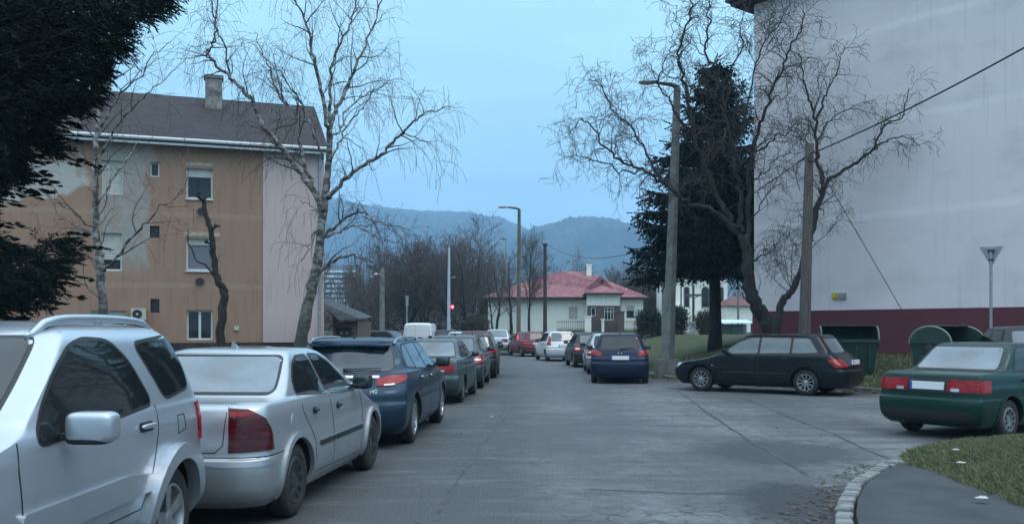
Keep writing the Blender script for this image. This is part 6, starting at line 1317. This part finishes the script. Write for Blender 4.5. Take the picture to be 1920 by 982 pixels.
# the far wood behind them reads as one mass
rng = random.Random(77); mb = MB(); O_ = dict(seg=[1.2, 1.0], wig=[.12, .2], grav=[.05, .05], rmin=.03, tap=.8, n=[4, 3], start=.2, dens=[1.3], ang=[.5], len=[3.2], lift=[.4], rmax=[.06])
for _ in range(230):
    Y = rng.uniform(130, 230); px = rng.uniform(540, 1420); 
    grow(mb, rng, Vector((wp(px, Y), Y, 1.0)), Vector((rng.uniform(-.1, .1), 0, 1)), rng.uniform(7, 13) * (1 if px < 900 else .75), .16, 0, O_)
mb.m = [0] * len(mb.m); tag(mb.build('far_wood', M_TWIG3, smooth=180), kind='stuff')

# brown undergrowth below the bare trees
rng = random.Random(99); mb = MB(); cnt = 0
while cnt < 7000:
    Y = rng.uniform(92, 128); px = rng.uniform(560, 935); x = wp(px, Y); top = (1.6 if px < 715 else 3.0) + 1.8 * noise.noise(Vector((x * .12, Y * .1, 4)))
    needle(mb, rng, Vector((x, Y, 1.3 + top * rng.random() ** 1.3)), UP + rv(rng, .7), 1.0, -.2, 4, .06); cnt += 1
tag(mb.build('undergrowth', grassmat('scrub_twigs', (.045, .038, .036), (.065, .054, .05), (.085, .07, .062))), kind='stuff')

# hedges
def hedge(px0, px1, Y, pyt, label, dens=900, mm=None):
    rng = random.Random(px0); x0, x1 = wp(px0, Y), wp(px1, Y); z0 = height((x0 + x1) / 2, Y) - .1; z1 = CAMH - (pyt - HZ) / FPX * Y; mb = MB()
    for _ in range(dens):
        u = rng.random(); a = rng.random(); zt = lerp(z0, z1, a ** .8) ; e = 1 - .25 * abs(2 * u - 1) ** 3; p = Vector((lerp(x0, x1, u), Y + rng.uniform(-.7, .7), lerp(z0, z1 * e + z0 * (1 - e), a ** .7)))
        needle(mb, rng, p, UP + rv(rng, .5), .45, -.2, 6, .035)
    for _ in range(12): x = lerp(x0, x1, rng.random()); mb.tube([(x, Y, z0), (x + rng.uniform(-.2, .2), Y + rng.uniform(-.3, .3), lerp(z0, z1, .9))], [.03, .01], 4)
    tag(mb.build('hedge', mm or M_HEDGE), label, 'hedge', 'hedges by the lawn')
M_HEDGE = grassmat('hedge_leaves', (.018, .026, .024), (.028, .038, .032), (.04, .048, .04))
M_HEDGE2 = grassmat('brown_hedge_leaves', (.045, .04, .036), (.06, .052, .045), (.07, .06, .05))
hedge(1196, 1238, 58, 590, 'dark hedge between villa and nearest street lamp')
hedge(1252, 1284, 58, 586, 'dark hedge just right of the nearest street lamp')
hedge(1310, 1332, 58, 594, 'small brown hedge beside the spruce trunk', 500, M_HEDGE2)
hedge(640, 700, 68.5, 606, 'low scrubby hedge by the concrete post', 500, M_HEDGE2)
hedge(860, 915, 70.8, 600, 'low scrub under the fan-shaped tree', 500, M_HEDGE2)
# ------------------------------------------------------------ street furniture
def lamp(px_b, Y, x_b, top, x_t, arm_dx, label, w0=.2, w1=.12, z0=0, square=True, m=None, arm_rise=.05, group='street lamps'):
    r = empty('street_lamp', (x_b, Y, z0), 0, label, 'street lamp', group); H_ = top - z0; dx = x_t - x_b
    mb = MB(); n = 4 if square else 10
    mb.tube([(0, 0, -.2), (dx * .5, 0, H_ * .5), (dx, 0, H_)], [w0, (w0 + w1) / 2, w1], n); mb.build('post', m or M_CONC, r, smooth=None if square else 50)
    mb = MB(); mb.tube([(dx, 0, H_ - .25), (dx, 0, H_ + .02), (dx - .25, 0, H_ + .10), (dx + arm_dx * .55, 0, H_ + .10 + arm_rise)], [w1 * .8, w1 * .8, .07, .05], 8); mb.build('arm', M_DARKMETAL, r, smooth=50)
    mb = MB(); mb.superell((dx + arm_dx * .78, 0, H_ + .12 + arm_rise), (abs(arm_dx) * .25, .14, .06), .7, 16, 8); o = mb.build('lamp_head', M_METAL, r, smooth=50)
    mb = MB(); mb.superell((dx + arm_dx * .8, 0, H_ + .065 + arm_rise), (abs(arm_dx) * .18, .10, .035), .8, 14, 6); mb.build('lens', M_CLEAR, o, smooth=50)
    return r
l1 = lamp(0, 29.8, wp(1251, 29.8), CAMH + 452 / FPX * 29.8, wp(1270, 29.8), -1.25, 'tall leaning concrete street lamp beside the spruce, nearest of the lamps', .215, .115, .05)
mb = MB(); mb.box(-.36, .36, -.36, .36, -.2, .55); mb.build('footing', M_CONC, l1)
lamp(0, 58.7, wp(972, 58.7), CAMH + 223 / FPX * 58.7, wp(973.5, 58.7), -1.35, 'tall slim street lamp in the middle distance with its arm to the left', .15, .10, .2, m=mat('mossy_concrete', (.13, .125, .085), .9, var=.4, vscale=2))
lamp(0, 80.5, wp(949, 80.5), CAMH + 166 / FPX * 80.5, wp(949, 80.5), -.55, 'faint farther street lamp behind the bare trees left of the tall slim one', .13, .08, 1.0, False, M_METAL)

def pole(name, x, Y, z0, z1, r0, r1, m, label, cat, dx=0, n=12):
    mb = MB(); mb.tube([(0, 0, 0), (dx * .5, 0, (z1 - z0) * .5), (dx, 0, z1 - z0)], [r0, (r0 + r1) / 2, r1], n); o = mb.build('pole', m, None, smooth=50); e = empty(name, (x, Y, z0), 0, label, cat); o.parent = e; return e
wpole = pole('utility_pole', wp(1507, 25), 25, .6, CAMH + 346 / FPX * 25, .17, .115, M_WOOD, 'grey wooden utility pole in front of the grey block wall', 'utility pole', dx=wp(1518, 25) - wp(1507, 25))
tx, tz_ = wp(1518, 25) - wp(1507, 25), CAMH + 346 / FPX * 25 - .6
mb = MB(); mb.tube([(tx - .12, -.1, tz_ - .35), (tx - .35, -.12, tz_ - .5), (tx - .42, -.12, tz_ - .9), (tx - .3, -.1, tz_ - 1.3)], .012, 6); mb.tube([(tx - .02, -.12, tz_ - .45), (tx + .22, -.14, tz_ - .6), (tx + .26, -.14, tz_ - .95)], .016, 6); mb.build('cable_loop', M_BLACK, wpole, smooth=50)
mb = MB(); mb.box(tx - .07, tx + .03, -.17, -.10, tz_ - .5, tz_ - .34); mb.build('cable_clamp', M_DARKMETAL, wpole)
p4 = pole('utility_pole', wp(1022, 68), 68, 1.0, CAMH + 156 / FPX * 68, .16, .12, mat('dark_pole_wood', (.06, .04, .035), .9, var=.3), 'dark wooden utility pole in front of the villa', 'utility pole')
mb = MB(); mb.superell((0, 0, 6.9), (.2, .12, .12), .8, 12, 8); mb.box(-.14, .14, -.25, -.1, .2, .9); mb.build('cable_bracket', M_BLACK, p4)
def wire(a, b, sag, r, label, n=24):
    a = Vector(a); b = Vector(b); pts = []
    for k in range(n + 1):
        t = k / n; p = a.lerp(b, t); p.z -= sag * 4 * t * (1 - t); pts.append(p)
    mb = MB(); mb.tube(pts, r, 6); tag(mb.build('overhead_cable', M_BLACK, smooth=50), label, 'cable', 'overhead cables')
top = Vector((wp(1518, 25), 24.88, CAMH + 326 / FPX * 25))
wire(top, (wp(2060, 15), 15, CAMH + 605 / FPX * 15), .12, .020, 'thick black cable rising from the wooden pole to the upper right')
wire(top, (wp(1022, 68), 67.9, 8.0), 1.9, .016, 'thin sagging cable from the near wooden pole to the one by the villa')
s_, z_ = rl(1560, 380); wire((top.x, 25, top.z + .1), (wp(1712, 24.0), 24.0, CAMH - 1.0 / FPX * 24), 0, .010, 'thin slanting guy wire in front of the grey block wall')

# traffic signal mast, sign posts
ms = empty('traffic_signal', (wp(841.5, 62), 62, .5), 0, 'pale steel mast carrying a lit red signal', 'traffic signal')
mb = MB(); mb.tube([(0, 0, 0), (0, 0, 3), (.02, 0, CAMH + 153 / FPX * 62 - .5)], [.13, .11, .07], 10); mb.build('mast', mat('pale_steel', (.42, .47, .5), .5), ms, smooth=50)
zr = CAMH + 41 / FPX * 62 - .5
mb = MB(); mb.box(.12, .38, -.05, .2, zr - .62, zr + .18); mb.build('signal_box', M_BLACK, ms)
mb = MB(); mb.superell((.25, -.07, zr), (.10, .05, .10), 1, 16, 10); mb.build('red_lamp', mat('lit_red_lamp', (.8, .02, .03), .4, emit=(1, .05, .08), es=7), ms, smooth=60)
for q in (zr - .22, zr - .44): mb = MB(); mb.superell((.25, -.05, q), (.085, .03, .085), 1, 12, 8); mb.build('unlit_lamp', M_DARKMETAL, ms, smooth=60)
mb = MB(); mb.tube([(.05, 0, 4.55), (.32, -.1, 4.6)], .02, 5); mb.superell((.38, -.12, 4.6), (.09, .06, .05), .7, 10, 6); mb.build('camera_arm', M_METAL, ms)
sp_ = empty('sign_post', (wp(763, 58), 58, .1), 0, 'thin pale post with a small sign seen edge-on behind the white van', 'sign'); mb = MB(); mb.tube([(0, 0, 0), (0, 0, 3.6)], .045, 8); mb.build('post', M_METAL, sp_, smooth=50)
mb = MB(); mb.box(-.10, .10, .05, .08, 2.95, 3.62); mb.build('sign_plate', M_METAL, sp_); mb = MB(); mb.box(.10, .2, .0, .2, 2.3, 2.75); mb.build('small_box', M_BLACK, sp_)
cp = pole('concrete_post', wp(716.5, 60), 60, .2, 5.6, .2, .14, M_CONC, 'thick pale concrete post left of the thin sign post', 'utility pole', n=4)
mb = MB(); mb.tube([(0, 0, 5.0), (-.3, -.1, 5.05)], .02, 5); mb.superell((-.4, -.1, 5.0), (.13, .08, .07), .8, 12, 6); mb.build('small_lamp', mat('pale_lamp', (.6, .68, .7), .4), cp, smooth=50)
pole('concrete_post', wp(1244, 55), 55, .9, 4.6, .13, .10, M_CONC, 'plain concrete post rising from the dark hedge', 'utility pole', n=4)
pole('steel_post', wp(1277, 66), 66, 1.0, 5.0, .06, .05, M_DARKMETAL, 'thin dark post in front of the church hall', 'utility pole')
pole('steel_post', wp(1384, 66), 66, 1.0, 4.6, .09, .07, M_CONC, 'short grey post in front of the small cottage', 'utility pole')

ys = empty('give_way_sign', (wp(1858, 22), 22, .8), rad(-38), 'triangular road sign seen from behind on a grey post by the grey wall', 'road sign')
mb = MB(); mb.tube([(0, 0, 0), (0, 0, CAMH + 148 / FPX * 22 - .8)], .035, 10); mb.build('post', M_METAL, ys, smooth=50)
zt_ = CAMH + 154 / FPX * 22 - .8; mb = MB(); mb.prism(rpoly([(-.27, zt_), (0, zt_ - .49), (.27, zt_)], .05), .04, .055, lambda u, v, w_: Vector((u, w_, v))); mb.build('sign_plate', M_METAL, ys)
mb = MB(); mb.box(-.07, .07, -.05, .038, zt_ - .12, zt_ - .07); mb.box(-.05, .05, -.05, .038, zt_ - .34, zt_ - .30); mb.build('bracket', M_DARKMETAL, ys)

# wheeled bins with domed lids thrown back
M_BIN = mat('dark_green_bin', (.018, .045, .034), .5, var=.4, vscale=3)
def bin_(x, y, z, rz, label):
    r = empty('refuse_container', (x, y, z), rz, label, 'waste bin', 'large wheeled bins'); W_, D, H_ = .72, .50, 1.12
    mb = MB(); b0 = [(-W_ * .86, -D * .72, .22), (W_ * .86, -D * .72, .22), (W_ * .86, D * .72, .22), (-W_ * .86, D * .72, .22)]; t0 = [(-W_, -D, H_), (W_, -D, H_), (W_, D, H_), (-W_, D, H_)]; ti = [(a * .93, b_ * .92, H_) for a, b_, c_ in t0]; bi = [(a * .9, b_ * .9, .26) for a, b_, c_ in b0]
    mb.add(b0 + t0 + ti + bi, [(3, 2, 1, 0), (0, 1, 5, 4), (1, 2, 6, 5), (2, 3, 7, 6), (3, 0, 4, 7), (4, 5, 9, 8), (5, 6, 10, 9), (6, 7, 11, 10), (7, 4, 8, 11), (8, 9, 13, 12), (9, 10, 14, 13), (10, 11, 15, 14), (11, 8, 12, 15), (12, 13, 14, 15)])
    mb.box(-W_ - .03, W_ + .03, -D - .04, -D + .01, H_ - .06, H_ + .02)
    for k in range(4): x0 = lerp(-W_ * .7, W_ * .7, k / 3); mb.box(x0 - .02, x0 + .02, -D * .95, -D * .80, .35, 1.0)
    mb.build('body', M_BIN, r)
    for sg in (-1, 1):     # arched end cheeks with the lid's pivot
        A_ = np.linspace(0, math.pi, 18); q = [(D * math.cos(t), H_ + .38 * math.sin(t)) for t in A_]; mb = MB(); mb.prism(q, sg * W_, sg * (W_ + .03), lambda u, v, w_: Vector((w_, u, v))); 
        for (a, b_) in zip(q, q[1:]): mb.tube([(sg * (W_ + .02), a[0], a[1]), (sg * (W_ + .02), b_[0], b_[1])], .022, 5, m=1)
        mb.lathe([(.11, 0), (.11, .05), (.05, .06), (0, .06)], 16, Matrix.Translation((sg * (W_ + .02), 0, H_ - .12)) @ (Matrix.Rotation(0 if sg > 0 else math.pi, 4, 'Z')), m=2); mb.build('end_cheek', [M_BIN, mat('worn_rim', (.16, .20, .18), .5), M_BLACK], r)
    mb = MB(); n = 14; vs = []       # the roll-top lid swung to the back
    for k in range(n + 1):
        t = lerp(rad(-8), rad(104), k / n)
        for rr in (.41, .385):
            for x0 in (-W_ + .01, W_ - .01): vs.append((x0, rr * 1.2 * math.cos(t), H_ + rr * math.sin(t)))
    fs = [(0, 2, 3, 1), (4 * n, 4 * n + 1, 4 * n + 3, 4 * n + 2)]
    for k in range(n): i = 4 * k; fs += [(i, i + 1, i + 5, i + 4), (i + 3, i + 2, i + 6, i + 7), (i, i + 4, i + 6, i + 2), (i + 1, i + 3, i + 7, i + 5)]
    mb.add(vs, fs); mb.build('lid', M_BIN, r, smooth=40)
    for sx in (-1, 1):
        for sy in (-1, 1): mb = MB(); mb.lathe([(.0, -.025), (.09, -.025), (.10, -.01), (.10, .01), (.09, .025), (0, .025)], 16, Matrix.Translation((sx * W_ * .7, sy * D * .55, .10))); mb.box(sx * W_ * .7 - .035, sx * W_ * .7 + .035, sy * D * .55 - .02, sy * D * .55 + .02, .1, .24); mb.build('caster', M_BLACK, r)
    for sx in (-1, 1): mb = MB(); mb.tube([(sx * (W_ + .03), -.2, H_ - .3), (sx * (W_ + .10), -.2, H_ - .3), (sx * (W_ + .10), .2, H_ - .3), (sx * (W_ + .03), .2, H_ - .3)], .016, 6); mb.build('handle', M_DARKMETAL, r)
bin_(wp(1590, 25.2), 25.2, height(wp(1590, 25.2), 25.2) - .12, rad(-14), 'dark green wheeled bin right behind the black-green estate car, lid thrown back')
bin_(wp(1776, 20.9), 20.9, height(wp(1776, 20.9), 20.9) + .05, rad(36), 'dark green wheeled bin with round end cheeks above the bottle green saloon')

# crucifix on a stone base before the church hall
cx = empty('wayside_crucifix', (wp(1300, 60), 60, 1.0), 0, 'wayside crucifix on a stone base in front of the white hall', 'monument')
mb = MB(); mb.box(-.32, .32, -.32, .32, -.3, .35); mb.box(-.22, .22, -.22, .22, .35, .95); mb.box(-.28, .28, -.28, .28, .95, 1.05); mb.build('base', mat('pale_stone', (.42, .42, .40), .9, var=.3), cx)
mb = MB(); mb.box(-.07, .07, -.05, .05, 1.05, 3.5); mb.box(-.6, .6, -.05, .05, 2.75, 2.89); mb.build('cross', M_WOOD, cx)
mb = MB(); mb.tube([(0, -.09, 1.55), (.02, -.12, 1.95), (0, -.09, 2.3), (0, -.1, 2.62)], [.035, .05, .075, .07], 8); mb.superell((0, -.12, 2.76), (.05, .055, .07), 1, 10, 8)
for sg in (-1, 1): mb.tube([(0, -.1, 2.6), (sg * .25, -.08, 2.72), (sg * .48, -.07, 2.82)], [.035, .028, .02], 6)
mb.build('corpus', M_DARKMETAL, cx, smooth=60)

# two people walking by the signal
def person(x, y, z, h, coat, trousers, label, ph=0.0, rz=0):
    me = bpy.data.meshes.new('person'); s = h / 1.75; st = .16
    J = {'pel': (0, 0, .96, .15), 'wst': (0, 0, 1.12, .145), 'chs': (0, .01, 1.32, .175), 'nek': (0, .01, 1.50, .065), 'hd0': (0, .02, 1.58, .085), 'hd1': (0, .02, 1.70, .09), 
         'sl': (-.19, 0, 1.42, .075), 'el': (-.25, -.05 - ph * .1, 1.14, .055), 'hl': (-.25, .06 - ph * .15, .90, .04), 'sr': (.19, 0, 1.42, .075), 'er': (.25, -.02 + ph * .1, 1.14, .055), 'hr': (.25, .08 + ph * .15, .90, .04),
         'tl': (-.10, 0, .88, .10), 'kl': (-.10, st * .6 + .03, .50, .07), 'al': (-.10, st, .10, .05), 'fl': (-.11, st + .16, .04, .045), 'tr': (.10, 0, .88, .10), 'kr': (.10, -st * .3 + .03, .50, .07), 'ar': (.10, -st * 1.2, .12, .05), 'fr': (.11, -st * 1.2 + .15, .05, .045)}
    E_ = [('pel', 'wst'), ('wst', 'chs'), ('chs', 'nek'), ('nek', 'hd0'), ('hd0', 'hd1'), ('chs', 'sl'), ('sl', 'el'), ('el', 'hl'), ('chs', 'sr'), ('sr', 'er'), ('er', 'hr'), ('pel', 'tl'), ('tl', 'kl'), ('kl', 'al'), ('al', 'fl'), ('pel', 'tr'), ('tr', 'kr'), ('kr', 'ar'), ('ar', 'fr')]
    ks = list(J); me.from_pydata([(J[k][0] * s, J[k][1] * s, J[k][2] * s) for k in ks], [(ks.index(a), ks.index(b_)) for a, b_ in E_], []); o = bpy.data.objects.new('person', me); COL.objects.link(o)
    mo = o.modifiers.new('skin', 'SKIN'); sv = me.skin_vertices[0].data
    for i, k in enumerate(ks): sv[i].radius = (J[k][3] * s,) * 2; sv[i].use_root = (k == 'pel')
    o.modifiers.new('sub', 'SUBSURF').levels = 2; dg = bpy.context.evaluated_depsgraph_get(); m2 = bpy.data.meshes.new_from_object(o.evaluated_get(dg)); o.modifiers.clear(); o.data = m2
    mats = [coat, trousers, mat('skin_tone', (.35, .2, .15), .6), M_BLACK]; m2.materials.clear(); [m2.materials.append(q) for q in mats]
    for p in m2.polygons:
        c_ = p.center; zz_ = c_.z / s; p.material_index = 2 if (zz_ > 1.52 or (abs(c_.x / s) > .2 and zz_ < .93 and zz_ > .8)) else (0 if zz_ > .80 else (1 if zz_ > .09 else 3)); p.use_smooth = True
    o.location = (x, y, z); o.rotation_euler = (0, 0, rz); tag(o, label, 'person', 'people walking by the signal')
    q = MB(); q.superell((0, .0 * s, 1.685 * s), (.10 * s, .112 * s, .105 * s), 1, 14, 10); 
    # ears and nose
    q.cur = 0; q.build('hair', mat('dark_hair', (.02, .016, .014), .8), o, smooth=60)
    q = MB(); q.superell((0, .118 * s, 1.63 * s), (.014 * s, .02 * s, .022 * s), 1, 8, 6)
    for sg in (-1, 1): q.superell((sg * .092 * s, .03 * s, 1.63 * s), (.012 * s, .02 * s, .03 * s), 1, 8, 6)
    q.build('nose_and_ears', mats[2], o, smooth=60)
person(wp(819, 63), 63, height(wp(819, 63), 63) + .02, 1.76, mat('black_coat', (.012, .012, .014), .9), mat('dark_trousers', (.02, .02, .025), .9), 'person in a black coat walking left of the other by the signal mast', 1, rad(10))
person(wp(831, 63.6), 63.6, height(wp(831, 63.6), 63.6) + .02, 1.68, mat('dark_blue_jacket', (.03, .04, .06), .9), mat('grey_trousers', (.04, .04, .045), .9), 'person in a dark blue jacket walking nearest the signal mast', -1, rad(5))
# ------------------------------------------------------------ the air
HAZE_D = 0.00045
mb = MB(); mb.box(-3400, 3400, -120, 2650, -12, 480); hz = mb.build('haze', bpy.data.materials.new('haze'), fixn=True); tag(hz, kind='stuff')
m = hz.data.materials[0]; m.use_nodes = True; t = m.node_tree; t.nodes.clear(); o_ = t.nodes.new('ShaderNodeOutputMaterial'); v = t.nodes.new('ShaderNodeVolumePrincipled')
v.inputs['Color'].default_value = (.42, .71, 1.0, 1); v.inputs['Density'].default_value = HAZE_D; v.inputs['Anisotropy'].default_value = .0; t.links.new(v.outputs[0], o_.inputs['Volume'])
